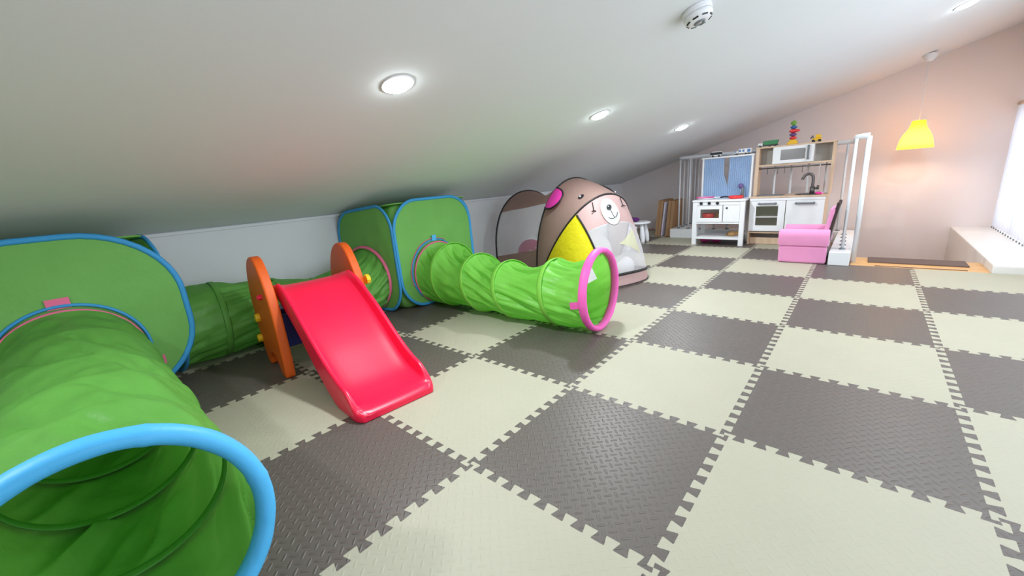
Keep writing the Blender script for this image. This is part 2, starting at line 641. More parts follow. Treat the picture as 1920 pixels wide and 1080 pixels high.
# right wall with the blinds' window and an added unseen opening for more daylight
W1 = (4.20, 5.66, 0.08, 1.24)
W_ADDED = (-1.15, 3.35, 0.40, 1.70)
wr = MB()
x0, x1 = XR, XR + 0.1
zt = zc(XR)
wr.box(x0, x1, W1[1], YB, -1.3, zt).box(x0, x1, W1[0], W1[1], -1.3, W1[2]).box(x0, x1, W1[0], W1[1], W1[3], zt)
wr.box(x0, x1, W_ADDED[1], W1[0], -1.3, zt).box(x0, x1, W_ADDED[0], W_ADDED[1], -1.3, W_ADDED[2]).box(x0, x1, W_ADDED[0], W_ADDED[1], W_ADDED[3], zt).box(x0, x1, YF, W_ADDED[0], -1.3, zt)
struct(wr.build('wall_right', M['wall']))
for n, W in ((1, W1), (2, W_ADDED)):  # the second frame fills the added, unseen opening
    wf = MB()
    a, b, c, d = W
    wf.box(x0 + 0.03, x0 + 0.07, a, b, c, c + 0.04).box(x0 + 0.03, x0 + 0.07, a, b, d - 0.04, d)
    wf.box(x0 + 0.03, x0 + 0.07, a, a + 0.04, c, d).box(x0 + 0.03, x0 + 0.07, b - 0.04, b, c, d).box(x0 + 0.03, x0 + 0.07, (a + b) / 2 - 0.02, (a + b) / 2 + 0.02, c, d)
    struct(wf.build('window_%d' % n, M['white'], bevel=0.003))
# sloping ceiling
ce = MB()
ce.prism([(XW - 0.1, zc(XW - 0.1)), (XR + 0.1, zc(XR + 0.1)), (XR + 0.1, zc(XR + 0.1) + 0.12), (XW - 0.1, zc(XW - 0.1) + 0.12)], YF - 0.1, YB + 0.1, lambda p, a: (p[0], a, p[1]))
struct(ce.build('ceiling', M['ceil']))
CN = Vector((SLOPE, 0, -1)).normalized()     # ceiling normal pointing into the room
CQ = Vector((0, 0, -1)).rotation_difference(CN).to_euler()

# ------------------------------------------------------------------ foam puzzle mats
T = 0.6


def wave():
    """interlocking dovetail edge from (0,0) to (0.6,0), offset positive = left of travel"""
    a, p = 0.0145, T / 10
    pts = [(0.0, 0.0)]
    for i in range(10):
        s = i * p
        ins = 0.0035
        pts += [(s - ins, a * 0.86), (s - ins + 0.002, a), (s + 0.030 + ins - 0.002, a), (s + 0.030 + ins, a * 0.86),
                (s + 0.030 - ins, -a * 0.86), (s + 0.030 - ins + 0.002, -a), (s + 0.060 + ins - 0.002, -a), (s + 0.060 + ins, -a * 0.86)]
    pts[1] = (-0.0015, a * 0.6)
    pts[-1] = (T + 0.0015, -a * 0.6)
    pts.append((T, 0.0))
    return pts


WV = wave()
GAP = 0.0
COLN = {-3: 'five columns left of it', -2: 'four columns left of it', -1: 'three columns left of it', 0: 'two columns left of it',
        1: 'one column left of it', 2: 'under its left half', 3: 'under its right half', 4: 'one column right of it'}
COLN[2] = 'facing its left half'
COLN[3] = 'facing its right half'
ROWN = {-2: 'eighth row from the stair landing', -1: 'seventh row from the stair landing', 0: 'sixth row from the stair landing', 1: 'fifth row from the stair landing',
        2: 'fourth row from the stair landing', 3: 'third row from the stair landing', 4: 'second row from the stair landing', 5: 'row touching the stair landing',
        6: 'first row behind the landing edge', 7: 'second row behind the landing edge', 8: 'third row behind the landing edge'}


def mat_tile(j, k):
    X0, X1, Y0, Y1 = j * T, (j + 1) * T, k * T, (k + 1) * T
    lx, hx, ly, hy = X0, X1, Y0, Y1
    sl = sr = sb = stp = False
    if j == -3:
        lx, sl = XW + 0.008, True
    if j == 4:
        hx, sr = XR - 0.008, True
    if k == -2:
        sb = True
    ymax = 3.582
    if j == 3 or j == 4:
        ymax = 3.574
    if j <= 1:
        ymax = 4.782
    if j <= -2:
        ymax = YB - 0.01
    if hy > ymax:
        hy, stp = ymax, True
    if k >= 8 or (k >= 6 and j == 1):
        sr = True
    if hy - ly < 0.05:
        return
    pts = []
    # bottom edge, left to right
    def run(axis, c, lo, hi, base, straight, rev):
        seq = []
        if straight:
            seq = [(lo, 0.0), (hi, 0.0)]
        else:
            seq = [q for q in ((base + s, o) for s, o in WV)]
            full_lo, full_hi = lo <= base + 1e-6, hi >= base + T - 1e-6
            if not full_lo:
                seq = [(lo, 0.0)] + [q for q in seq if q[0] > lo + 0.012]
            if not full_hi:
                seq = [q for q in seq if q[0] < hi - 0.012] + [(hi, 0.0)]
        P = [((s, c + o) if axis == 'x' else (c - o * -1.0, s)) for s, o in seq]
        return list(reversed(P)) if rev else P
    # along x the offset is +y; along y the offset is -x (pinwheel corners)
    def runy(c, lo, hi, base, straight, rev):
        if straight:
            P = [(c, lo), (c, hi)]
        else:
            seq = [(base + s, -o) for s, o in WV]
            if not hi >= base + T - 1e-6:
                seq = [q for q in seq if q[0] < hi - 0.012] + [(hi, 0.0)]
            P = [(c + o, s) for s, o in seq]
        return list(reversed(P)) if rev else P
    pts += run('x', ly, lx, hx, X0, sb, False)
    pts += runy(hx, ly, hy, Y0, sr, False)
    pts += run('x', hy, lx, hx, X0, stp, True)
    pts += runy(lx, ly, hy, Y0, sl, True)
    outl = []
    for p in pts:
        if not outl or (Vector(p) - Vector(outl[-1])).length > 1e-5:
            outl.append(p)
    if (Vector(outl[0]) - Vector(outl[-1])).length < 1e-5:
        outl.pop()
    dark = (j + k) % 2 != 0
    n = len(outl)
    vs = [(x - X0, y - Y0, FL) for x, y in outl] + [(x - X0, y - Y0, 0.0) for x, y in outl]
    fs = [tuple(range(n, 2 * n)), tuple(reversed(range(n)))] + [(i, (i + 1) % n, n + (i + 1) % n, n + i) for i in range(n)]
    me = from_py('foam_mat', vs, fs)
    bm = bmesh.new()
    bm.from_mesh(me)
    bmesh.ops.triangulate(bm, faces=[f for f in bm.faces if len(f.verts) > 4], ngon_method='EAR_CLIP')
    bm.to_mesh(me)
    bm.free()
    o = obj('foam_mat', me, M['brown'] if dark else M['cream'])
    o.location = (X0, Y0, 0)
    lab = '%s foam puzzle mat, %s, %s' % ('dark brown' if dark else 'cream', ROWN[k], COLN[j])
    tag(o, lab, 'foam mat', 'foam puzzle mats on the floor')


for j in range(-3, 5):
    for k in range(-2, 9):
        if k >= 6 and j >= 2:
            continue
        if k >= 8 and j > -2:
            continue
        if k == 8 and j == -2:
            pass
        mat_tile(j, k)

# ------------------------------------------------------------------ ceiling fittings
DL = [(0.085, 3.415, 'farthest of three in a row, near the play kitchens'),
      (0.085, 1.84, 'middle of three in a row, above the bear tent'),
      (0.085, 0.285, 'nearest of three in a row, above the red slide')]


def downlight(x, y, label, watts=LAMP_W):
    z = zc(x)
    t = thing('ceiling_downlight', label, 'ceiling light', (x, y, z), 0, 'round ceiling downlights')
    t.rotation_euler = CQ
    # local -z points into the room
    MB().lathe([(0.055, 0.0), (0.064, -0.0005), (0.065, -0.003), (0.061, -0.005), (0.056, -0.004), (0.055, 0.0)], 40, cap=False).build('trim_ring', M['lampring'], t, smooth=True)
    MB().lathe([(0.0005, -0.019), (0.025, -0.018), (0.043, -0.014), (0.053, -0.007), (0.056, -0.001)], 32, cap=False).build('light_disc', M['bulb'], t, smooth=True)
    l = bpy.data.lights.new('downlight_beam', 'AREA')
    l.shape = 'DISK'
    l.size = 0.09
    l.energy = watts
    l.color = LAMP_COL
    lo = bpy.data.objects.new('downlight_beam', l)
    col.objects.link(lo)
    lo.parent = t
    lo.location = (0, 0, -0.024)
    return t


for x, y, lab in DL:
    downlight(x, y, 'round white ceiling downlight, ' + lab, LAMP_LEFT_W)
downlight(1.84, 3.62, 'round white ceiling downlight at the upper right, before the pendant lamp')
for x, y in ((1.84, 2.06), (0.085, -1.27)):  # the last one is added, unseen, to light the near cube and tunnel
    downlight(x, y, 'round white ceiling downlight out of the picture, ' + ('in the row on the window side' if x > 1 else 'added to light the near cube'), 11.0 if x > 1 else 8.0)

# smoke detector
sx, sy = 0.862, 1.232
t = thing('smoke_detector', 'white round smoke detector with black slots on the sloped ceiling', 'smoke detector', (sx, sy, zc(sx)))
t.rotation_euler = CQ
MB().lathe([(0.056, 0.0), (0.058, -0.004), (0.058, -0.020), (0.054, -0.022)], 36).build('base', M['stool'], t, smooth=False, bevel=0.002)
MB().lathe([(0.056, -0.021), (0.056, -0.034), (0.048, -0.046), (0.034, -0.052), (0.022, -0.052)], 36).build('cap', M['stool'], t, smooth=True)
for k in range(8):
    a = 2 * PI * k / 8
    R = Matrix.Rotation(a, 4, 'Z') @ Matrix.Translation((0.045, 0, -0.045)) @ Matrix.Rotation(math.radians(35), 4, 'Y')
    MB().box(-0.004, 0.004, -0.011, 0.011, -0.003, 0.003, R).build('slot', M['toyblack'], t)
MB().lathe([(0.022, -0.052), (0.021, -0.057), (0.013, -0.058), (0.012, -0.054)], 24, cap=False).build('sensor_ring', M['darkgrey'], t, smooth=True)
MB().lathe([(0.0005, -0.0575), (0.010, -0.056), (0.012, -0.053)], 20, cap=False).build('sensor_cap', M['grey'], t, smooth=True)

# pendant lamp
px, py = 1.79, 5.22
t = thing('pendant_lamp', 'yellow bell-shaped pendant lamp hanging lit over the stairwell', 'pendant lamp', (px, py, 0.905))
zl = 0.905
cz = zc(px) - zl
cup = MB().lathe([(0.002, cz - 0.075), (0.022, cz - 0.072), (0.040, cz - 0.055), (0.053, cz - 0.030), (0.058, cz - 0.012), (0.058, cz - 0.006)], 28, cap=True)
cup.build('ceiling_cup', M['stool'], t, smooth=True)
MB().tube([(0, 0, cz - 0.07), (0, 0, 0.26)], 0.0028, 8).build('cord', M['stool'], t, smooth=True)
sh = [(0.050, 0.268), (0.053, 0.262), (0.054, 0.245), (0.060, 0.215), (0.078, 0.180), (0.102, 0.140), (0.120, 0.095), (0.131, 0.045), (0.138, 0.0), (0.136, 0.0), (0.118, 0.093), (0.076, 0.178), (0.052, 0.243), (0.050, 0.268)]
MB().lathe(sh, 40, cap=False).build('shade', M['shade'], t, smooth=True)
MB().lathe([(0.003, 0.272), (0.050, 0.268)], 30, cap=False).build('shade_top', M['shade'], t, smooth=True)
MB().ball((0, 0, 0.13), 0.030).build('bulb', emit('bulb_warm', (1.0, 0.62, 0.25), 10.0), t, smooth=True)
pl = bpy.data.lights.new('pendant_glow', 'POINT')
pl.energy = 10.0
pl.color = (1.0, 0.72, 0.52)
pl.shadow_soft_size = 0.035
plo = bpy.data.objects.new('pendant_glow', pl)
col.objects.link(plo)
plo.parent = t
plo.location = (0, 0, 0.075)

# vertical blinds
t = thing('vertical_blinds', 'white vertical slat blinds over the window above the ledge', 'blinds', (2.50, 4.95, 0.06))
MB().tube([(0, -0.78, 1.19), (0, 0.73, 1.19)], 0.020, 12).build('headrail', M['birch'], t, smooth=True)
for k in range(15):
    y = 0.69 - k * 0.098
    vs = []
    for zz in (0.022, 1.175):
        for i in range(5):
            f = i / 4 - 0.5
            vs.append((f * 0.045 + 0.006 * (1 - (2 * f) ** 2), y + f * 0.085, zz))
    me = from_py('slat', vs, [(i, i + 1, 6 + i, 5 + i) for i in range(4)])
    s = obj('slat', me, M['slat'], t, smooth=True)
    MB().box(-0.02, -0.014, y - 0.035, y - 0.005, 0.004, 0.018).build('weight', M['darkgrey'], s)

# ------------------------------------------------------------------ stair railing
t = thing('stair_railing', 'white stair railing with slim balusters on a low curb behind the play kitchens', 'railing', (0.5, 4.86, 0))
OFF = Vector((-0.5, -4.86, 0))


def rel(*p):
    return Vector(p) + OFF


CB = 0.112


def cbox(x0, x1, y0, y1, z0, z1):
    return MB().box(x0 - 0.5, x1 - 0.5, y0 - 4.86, y1 - 4.86, z0, z1)


cbox(-0.49, -0.355, 4.79, YB - 0.005, FL + 0.0005, CB).build('curb', M['white'], t, bevel=0.004)
cbox(-0.355, 1.285, 4.79, 4.928, FL + 0.0005, CB).build('curb', M['white'], t, bevel=0.004)
cbox(1.285, 1.425, 3.53, 4.928, 0.0005, CB).build('curb', M['white'], t, bevel=0.004)
XL, XRR, YRR = -0.415, 1.333, 4.86
rail = [(XL, YB - 0.01, 1.02), (XL, 4.92, 1.02), (XL + 0.012, 4.875, 1.02), (XL + 0.06, YRR, 1.02), (XRR - 0.06, YRR, 1.02), (XRR - 0.012, 4.845, 1.02), (XRR, 4.80, 1.02), (1.364, 3.76, 1.02), (1.370, 3.712, 1.02), (1.40, 3.70, 1.022), (1.445, 3.70, 1.024)]
MB().tube([rel(*p) for p in rail], 0.021, 12).build('handrail', M['railwhite'], t, smooth=True)
bal = MB().tube([(0, 0, 0), (0, 0, 1.02 - CB - 0.012)], 0.011, 10).build('baluster', M['railwhite'], t, smooth=True)
ft = MB().lathe([(0.024, 0.0), (0.024, 0.006), (0.015, 0.010), (0.0135, 0.014)], 14).build('baluster_foot', M['darkgrey'], bal, smooth=True)
spots = [(XL, 4.90 + i * 0.155) for i in range(6)] + [(XL + 0.14 + i * 0.155, YRR) for i in range(11)] + [(1.366 - 0.028 * i * 0.22, 3.69 + i * 0.22) for i in range(5)]
for i, (x, y) in enumerate(spots):
    p = rel(x, y, CB)
    if i == 0:
        bal.location = p
        continue
    c = bal.copy()
    col.objects.link(c)
    c.location = p
    f2 = ft.copy()
    col.objects.link(f2)
    f2.parent = c
MB().tube([rel(1.448, 3.70, 0.0), rel(1.442, 3.70, 1.018)], 0.0175, 12).build('newel_post', M['railwhite'], t, smooth=True)

# anti-slip strips on the landing
o = MB().box(1.543, 2.12, 3.735, 3.945, 0.0, 0.010).build('tread_mat', M['strip'], bevel=0.003)
origin_to_base(o)
tag(o, 'wide dark brown anti-slip mat lying on the wooden stair landing', 'stair mat')
o = MB().box(1.585, 2.095, 3.600, 3.612, 0.0, 0.004).build('tread_strip', M['strip'], bevel=0.001)
origin_to_base(o)
tag(o, 'thin dark anti-slip strip along the front edge of wooden landing', 'stair strip')


# ------------------------------------------------------------------ pop-up cubes
def rrect(n, rc=0.28):
    """rounded square outline in [-1,1]^2, n points, as function of angle order"""
    pts = []
    m = n // 4
    for q in range(4):
        cx, cy = [(1 - rc, 1 - rc), (-1 + rc, 1 - rc), (-1 + rc, -1 + rc), (1 - rc, -1 + rc)][q]
        na = m // 2
        for i in range(na):
            a = q * PI / 2 + (PI / 2) * i / (na - 1) if na > 1 else q * PI / 2
            pts.append((cx + rc * math.cos(a), cy + rc * math.sin(a)))
        nx, ny = [(-1 + rc, 1), (-1, -1 + rc), (1 - rc, -1), (1, 1 - rc)][q]
        ax, ay = pts[-1]
        for i in range(1, m - na + 1):
            f = i / (m - na + 1)
            pts.append((ax + (nx - ax) * f, ay + (ny - ay) * f))
    return pts


def panel_fn(p00, p10, p11, p01, nrm, bulge, seed):
    p00, p10, p11, p01 = map(Vector, (p00, p10, p11, p01))

    def f(a, b):
        u, v = (a + 1) / 2, (b + 1) / 2
        p = p00 * (1 - u) * (1 - v) + p10 * u * (1 - v) + p11 * u * v + p01 * (1 - u) * v
        e = max(0, 1 - max(abs(a), abs(b)) ** 3)
        w = noise.noise(Vector((a * 2.2 + seed, b * 2.2, seed * 1.7))) * 0.008 + noise.noise(Vector((a * 5 + seed, b * 6, seed))) * 0.003
        return p + nrm * (bulge * e + w * e)
    return f


def cube_panel(name, quad, parent, bulge, seed, rc=0.28, edge=M['blue'], er=0.009, mat=M['g_cube'], off=(0, 0, 0), hole=None):
    p00, p10, p11, p01 = [Vector(q) - Vector(off) for q in quad]
    nrm = (p10 - p00).cross(p01 - p00).normalized()
    f = panel_fn(p00, p10, p11, p01, nrm, bulge, seed)
    ol = rrect(96, rc)
    n = len(ol)
    rings = 16
    vs, fs = [f(0, 0)], []
    for r in range(1, rings + 1):
        k = r / rings
        for a, b in ol:
            vs.append(f(a * k, b * k))
    for i in range(n):
        fs.append((0, 1 + i, 1 + (i + 1) % n))
    for r in range(rings - 1):
        for i in range(n):
            a, b = 1 + r * n, 1 + (r + 1) * n
            fs.append((a + i, b + i, b + (i + 1) % n, a + (i + 1) % n))
    o = obj(name, from_py(name, vs, fs), mat, parent, True)
    MB().tube([f(a, b) for a, b in ol], er, 8, closed=True, flat=1.3, up=nrm).build('edge_binding', edge, o, smooth=True)
    return f, nrm, o


def arc_tape(name, f, nrm, cx, cy, rx, ry, a0, a1, w, mat, parent, n=40, lift=0.004):
    """flat hem tape following a circle on a panel (panel coordinates)"""
    pts = []
    for i in range(n + 1):
        a = a0 + (a1 - a0) * i / n
        pts.append(f(cx + rx * math.cos(a), cy + ry * math.sin(a)) + nrm * lift)
    return MB().tube(pts, w, 8, closed=False, flat=0.7, up=nrm).build(name, mat, parent, smooth=True)


H = 0.775
def cube_body(quad, heights, parent, off, rcb=0.14):
    """inner cloth body that closes the corners between the panels"""
    ol = rrect(64, rcb)
    vs, fs = [], []
    n = len(ol)
    lv = [(0.0, 0.80), (0.03, 0.90), (0.10, 0.955), (0.22, 0.975), (0.60, 0.975), (0.80, 0.970), (0.90, 0.955), (0.96, 0.92), (0.99, 0.86), (0.985, 0.6), (0.975, 0.3), (0.97, 0.02)]
    for k, sc in lv:
        for a, b in ol:
            u, v = (a * sc + 1) / 2, (b * sc + 1) / 2
            w = ((1 - u) * (1 - v), u * (1 - v), u * v, (1 - u) * v)
            x = sum(w[i] * quad[i][0] for i in range(4))
            y = sum(w[i] * quad[i][1] for i in range(4))
            h = sum(w[i] * heights[i] for i in range(4))
            vs.append(Vector((x, y, 0.004 + h * k)) - Vector(off))
    for r in range(len(lv) - 1):
        for i in range(n):
            fs.append((r * n + i, r * n + (i + 1) % n, (r + 1) * n + (i + 1) % n, (r + 1) * n + i))
    fs.append(tuple((len(lv) - 1) * n + i for i in range(n)))
    obj('body_cloth', from_py('body_cloth', vs, fs), M['g_cube'], parent, True)


# near cube: front face looks to +X
c1 = thing('play_cube', 'near green pop-up play cube with pink tab, at the left picture edge', 'play cube', (-1.32, -0.74, 0))
o1 = (-1.32, -0.74, 0)
F1 = [(-1.04, -1.15, 0.0145), (-1.05, -0.335, 0.0145), (-1.05, -0.335, 0.785), (-1.06, -1.15, 0.785)]
f1, n1, _ = cube_panel('front_panel', F1, c1, 0.012, 1.0, off=o1, rc=0.82, er=0.010)
S1 = [(-1.075, -0.375, 0.0145), (-1.59, -0.47, 0.0145), (-1.59, -0.47, 0.715), (-1.075, -0.375, 0.760)]
f1s, n1s, _ = cube_panel('side_panel', S1, c1, 0.004, 2.0, off=o1, rc=0.75)
cube_panel('side_panel', [(-1.59, -1.12, 0.0145), (-1.05, -1.155, 0.0145), (-1.06, -1.155, 0.775), (-1.59, -1.12, 0.71)], c1, 0.01, 3.0, off=o1, rc=0.50)
cube_panel('back_panel', [(-1.597, -0.42, 0.0145), (-1.597, -1.12, 0.0145), (-1.597, -1.12, 0.70), (-1.597, -0.42, 0.70)], c1, -0.01, 4.0, off=o1, rc=0.50)
cube_panel('top_panel', [(-1.59, -1.10, 0.700), (-1.08, -1.13, 0.765), (-1.09, -0.42, 0.755), (-1.59, -0.48, 0.700)], c1, -0.006, 5.0, off=o1, rc=0.12, edge=M['g_cube'], er=0.005)
cube_body([(-1.06, -1.14), (-1.075, -0.395), (-1.585, -0.485), (-1.585, -1.12)], [0.765, 0.755, 0.69, 0.69], c1, o1, 0.55)
# far cube
c2 = thing('play_cube', 'far green pop-up play cube, blue edged, against the low wall beside the bear tent', 'play cube', (-1.3, 1.25, 0))
o2 = (-1.3, 1.25, 0)
F2 = [(-0.99, 0.875, 0.0145), (-1.06, 1.66, 0.0145), (-1.09, 1.68, 0.80), (-1.01, 0.875, 0.80)]
f2, n2, _ = cube_panel('front_panel', F2, c2, 0.012, 6.0, off=o2, rc=0.56)
S2 = [(-1.59, 0.77, 0.0145), (-1.0, 0.86, 0.0145), (-1.02, 0.865, 0.79), (-1.60, 0.77, 0.735)]
f2s, n2s, _ = cube_panel('side_panel', S2, c2, 0.008, 7.0, off=o2, rc=0.50)
cube_panel('side_panel', [(-1.06, 1.67, 0.0145), (-1.59, 1.60, 0.0145), (-1.59, 1.60, 0.72), (-1.09, 1.68, 0.785)], c2, 0.01, 8.0, off=o2, rc=0.50)
cube_panel('back_panel', [(-1.597, 1.60, 0.0145), (-1.597, 0.79, 0.0145), (-1.597, 0.79, 0.71), (-1.597, 1.60, 0.71)], c2, -0.01, 9.0, off=o2, rc=0.50)
cube_panel('top_panel', [(-1.59, 0.785, 0.725), (-1.03, 0.88, 0.785), (-1.095, 1.66, 0.785), (-1.59, 1.60, 0.725)], c2, -0.006, 10.0, off=o2, rc=0.12, edge=M['g_cube'], er=0.005)

cube_body([(-1.02, 0.885), (-1.075, 1.66), (-1.585, 1.59), (-1.585, 0.785)], [0.785, 0.785, 0.715, 0.715], c2, o2)


# ------------------------------------------------------------------ play tunnels
def tunnel(root, path, ribs, mat, twist, seed, end_ring=None, end_mat=None, start_ring=True, wr=0.010, ang=13, off=(0, 0, 0), start_mat=None, ring_r=0.017, sag=0.16, rib_mat=None, rib_scale=1.004):
    """path(t)->(x,y) on the floor; ribs: list of (t, ry, rz, tilt). The cloth hangs slack between ribs."""
    off = Vector(off)
    K = len(ribs) - 1

    def state(t):
        for i in range(K):
            if t <= ribs[i + 1][0] or i == K - 1:
                a, b = ribs[i], ribs[i + 1]
                ph = (t - a[0]) / (b[0] - a[0])
                return i, ph, [lerp(a[q], b[q], ph) for q in (1, 2, 3)]
    eps = 1e-3

    def frame(t):
        p = Vector((*path(t), 0))
        d = Vector((*path(min(1, t + eps)), 0)) - Vector((*path(max(0, t - eps)), 0))
        d.normalize()
        return p, d, Vector((-d.y, d.x, 0))

    def pt(t, th, scale=1.0, wrinkle=True):
        i, ph, (ry, rz, tilt) = state(t)
        p, d, l = frame(t)
        s = math.sin(PI * ph) ** 0.8 if 0 < ph < 1 else 0.0
        c, sn = math.cos(th), math.sin(th)
        k = 1.0
        if wrinkle:
            seglen = min(1.0, (ribs[i + 1][0] - ribs[i][0]) / 0.2)
            k -= sag * s * seglen * (0.30 + 0.70 * max(0, sn)) * (0.8 + 0.5 * noise.noise(Vector((seed, i * 3.1, 0))))
            # pleats running askew from rib to rib, sharp in the valleys, uneven in depth
            a = th * ang + twist * (ph - 0.5) * 5 + 1.6 * noise.noise(Vector((c * 1.7 + seed, sn * 1.7, t * 5 + i)))
            w = abs(math.sin(a * 0.5)) ** 0.7 - 0.62
            a2 = th * (ang * 2 + 3) + twist * (ph - 0.5) * 8 + 2.0 * noise.noise(Vector((c * 2.3, sn * 2.3 + seed, i * 1.9)))
            w2 = abs(math.sin(a2 * 0.5)) - 0.62
            amp = wr * max(0.12, 0.55 + 1.5 * noise.noise(Vector((c * 1.3 + i * 5.3, sn * 1.3, seed))))
            k += (w * amp + w2 * amp * 0.35) * min(1, s * 1.5 + 0.22) / ry
            k += 0.012 * s * noise.noise(Vector((c * 3 + seed, sn * 3, t * 16))) / ry
        lift = 0.0075 + (max(0.0, ring_r - 0.0075 + 0.002) * smooth01((t - 0.85) / 0.15) if end_ring else 0.0)
        q = p + l * (ry * k * scale * c) + d * (tilt * sn) + Vector((0, 0, rz + lift + rz * k * scale * sn))
        if q.z < 0.004:
            q.z = 0.004 + 0.001 * abs(c)
        return q - off
    nseg = 22
    ts = []
    for i in range(K):
        a, b = ribs[i][0], ribs[i + 1][0]
        ns = max(4, int(nseg * min(1.6, (b - a) / 0.16)))
        ts += [a + (b - a) * q / ns for q in range(ns)]
    ts.append(ribs[-1][0])
    NU = 200
    vs = [pt(tt, 2 * PI * k / NU) for tt in ts for k in range(NU)]
    fs = []
    for r in range(len(ts) - 1):
        for k in range(NU):
            fs.append((r * NU + k, r * NU + (k + 1) % NU, (r + 1) * NU + (k + 1) % NU, (r + 1) * NU + k))
    obj('cloth_tube', from_py('cloth_tube', vs, fs), mat, root, True)
    for i, rb in enumerate(ribs):
        if i == 0 and not start_ring:
            continue
        if i == 0:
            MB().tube([pt(rb[0], 2 * PI * k / 64, 0.985, False) for k in range(64)], 0.006, 8, True, up=frame(rb[0])[1]).build('start_ring', start_mat or M['pinktape'], root, smooth=True)
        elif i == K and end_ring:
            # padded rim with a gathered cover
            pts, rr = [], []
            fr_end = frame(rb[0])[1]
            for k in range(120):
                pts.append(pt(rb[0], 2 * PI * k / 120, 1.0, False))
                rr.append(ring_r * (1 + 0.05 * noise.noise(Vector((k * 0.25, seed, 0))) + (0.06 if k % 20 == 3 else 0)))
            m = MB().tube(pts, [x * 1.45 for x in rr], 14, True, flat=0.69, up=fr_end)
            m.build('padded_rim', end_ring, root, smooth=True)
        else:
            MB().tube([pt(rb[0], 2 * PI * k / 96, rib_scale, False) for k in range(96)], 0.016, 8, True, flat=0.25, up=frame(rb[0])[1]).build('wire_rib', rib_mat or M['g_rib'], root, smooth=True)
    return pt, frame


# tunnel between the cubes, behind the slide
o3 = (-1.33, 0.22, 0)
t3 = thing('play_tunnel', 'dark green play tunnel joining the two cubes, behind the slide', 'play tunnel', o3)
P3 = cat_rom([(-1.345, -0.412), (-1.335, -0.1), (-1.34, 0.25), (-1.28, 0.55), (-1.31, 0.795)], 12)


def path3(t):
    x = max(0, min(1, t)) * (len(P3) - 1)
    i = min(int(x), len(P3) - 2)
    p = P3[i].lerp(P3[i + 1], x - i)
    return (p.x, p.y)


tunnel(t3, path3, [(0.0, 0.225, 0.23, 0), (0.20, 0.225, 0.215, 0.01), (0.42, 0.22, 0.19, 0.02), (0.60, 0.215, 0.165, 0.02), (0.80, 0.22, 0.195, 0.0), (1.0, 0.235, 0.235, 0)], M['g_tun2'], 1.4, 3.3, off=o3, sag=0.08, wr=0.028, start_mat=M['pinktape'], rib_mat=M['g_tun2'])
MB().tube([Vector((-1.31 + 0.234 * math.cos(a), 0.793 + 0.036 * math.cos(a), 0.250 + 0.237 * math.sin(a))) - Vector(o3) for a in [2 * PI * k / 64 for k in range(64)]], 0.012, 8, True).build('end_ring', M['pinktape'], t3, smooth=True)

# tunnel from the far cube to the pink rim
o4 = (-0.3, 1.23, 0)
t4 = thing('play_tunnel', 'bright green play tunnel with pink rim, lying out from the far cube', 'play tunnel', o4)
P4 = cat_rom([(-0.985, 1.215), (-0.80, 1.215), (-0.50, 1.22), (-0.22, 1.225), (0.12, 1.245), (0.378, 1.266)], 14)


def path4(t):
    x = max(0, min(1, t)) * (len(P4) - 1)
    i = min(int(x), len(P4) - 2)
    p = P4[i].lerp(P4[i + 1], x - i)
    return (p.x, p.y)


pt4, fr4 = tunnel(t4, path4, [(0.0, 0.228, 0.235, 0), (0.2, 0.228, 0.232, -0.02), (0.4, 0.222, 0.198, -0.06), (0.6, 0.22, 0.182, -0.06), (0.8, 0.224, 0.198, -0.04), (1.0, 0.222, 0.224, 0)], M['g_tun'], -2.0, 7.7, end_ring=M['pinkring'], off=o4, sag=0.32, wr=0.030)
# pink tab on the near side of the rim, white care label inside
q = [pt4(tt, PI * 1.04 + dd, 1.03, False) for tt, dd in ((0.925, -0.09), (0.99, -0.09), (0.99, 0.09), (0.925, 0.09))]
obj('rim_tab', from_py('rim_tab', q, [(0, 1, 2, 3)]), M['pinkring'], t4)
lab = [Vector(p) - Vector(o4) for p in ((0.372, 1.110, 0.388), (0.374, 1.196, 0.380), (0.369, 1.255, 0.308), (0.364, 1.165, 0.300))]
obj('care_label', from_py('care_label', lab, [(0, 1, 2, 3)]), M['tag'], t4)

# near tunnel with the blue rim
o5 = (-0.3, -0.76, 0)
t5 = thing('play_tunnel', 'green play tunnel with wide blue rim, nearest to the camera', 'play tunnel', o5)
P5 = cat_rom([(-1.018, -0.755), (-0.7, -0.75), (-0.3, -0.75), (0.1, -0.755), (0.53, -0.766)], 14)


def path5(t):
    x = max(0, min(1, t)) * (len(P5) - 1)
    i = min(int(x), len(P5) - 2)
    p = P5[i].lerp(P5[i + 1], x - i)
    return (p.x, p.y)


pt5, fr5 = tunnel(t5, path5, [(0.0, 0.240, 0.24, 0), (0.24, 0.235, 0.225, 0.0), (0.46, 0.232, 0.215, 0.01), (0.64, 0.23, 0.218, 0.0), (0.82, 0.23, 0.224, 0.0), (1.0, 0.230, 0.23, -0.017)], M['g_tun2'], 1.2, 11.1, end_ring=M['bluering'], off=o5, sag=0.10, wr=0.030, ring_r=0.019, ang=6, rib_mat=M['g_rib_shaded'], rib_scale=0.945)
q = [pt5(tt, PI * 0.28 + dd, 1.035, False) for tt, dd in ((0.955, -0.02), (0.995, -0.02), (0.995, 0.03), (0.955, 0.03))]
obj('rim_clip', from_py('rim_clip', q, [(0, 1, 2, 3)]), M['toyblack'], t5)

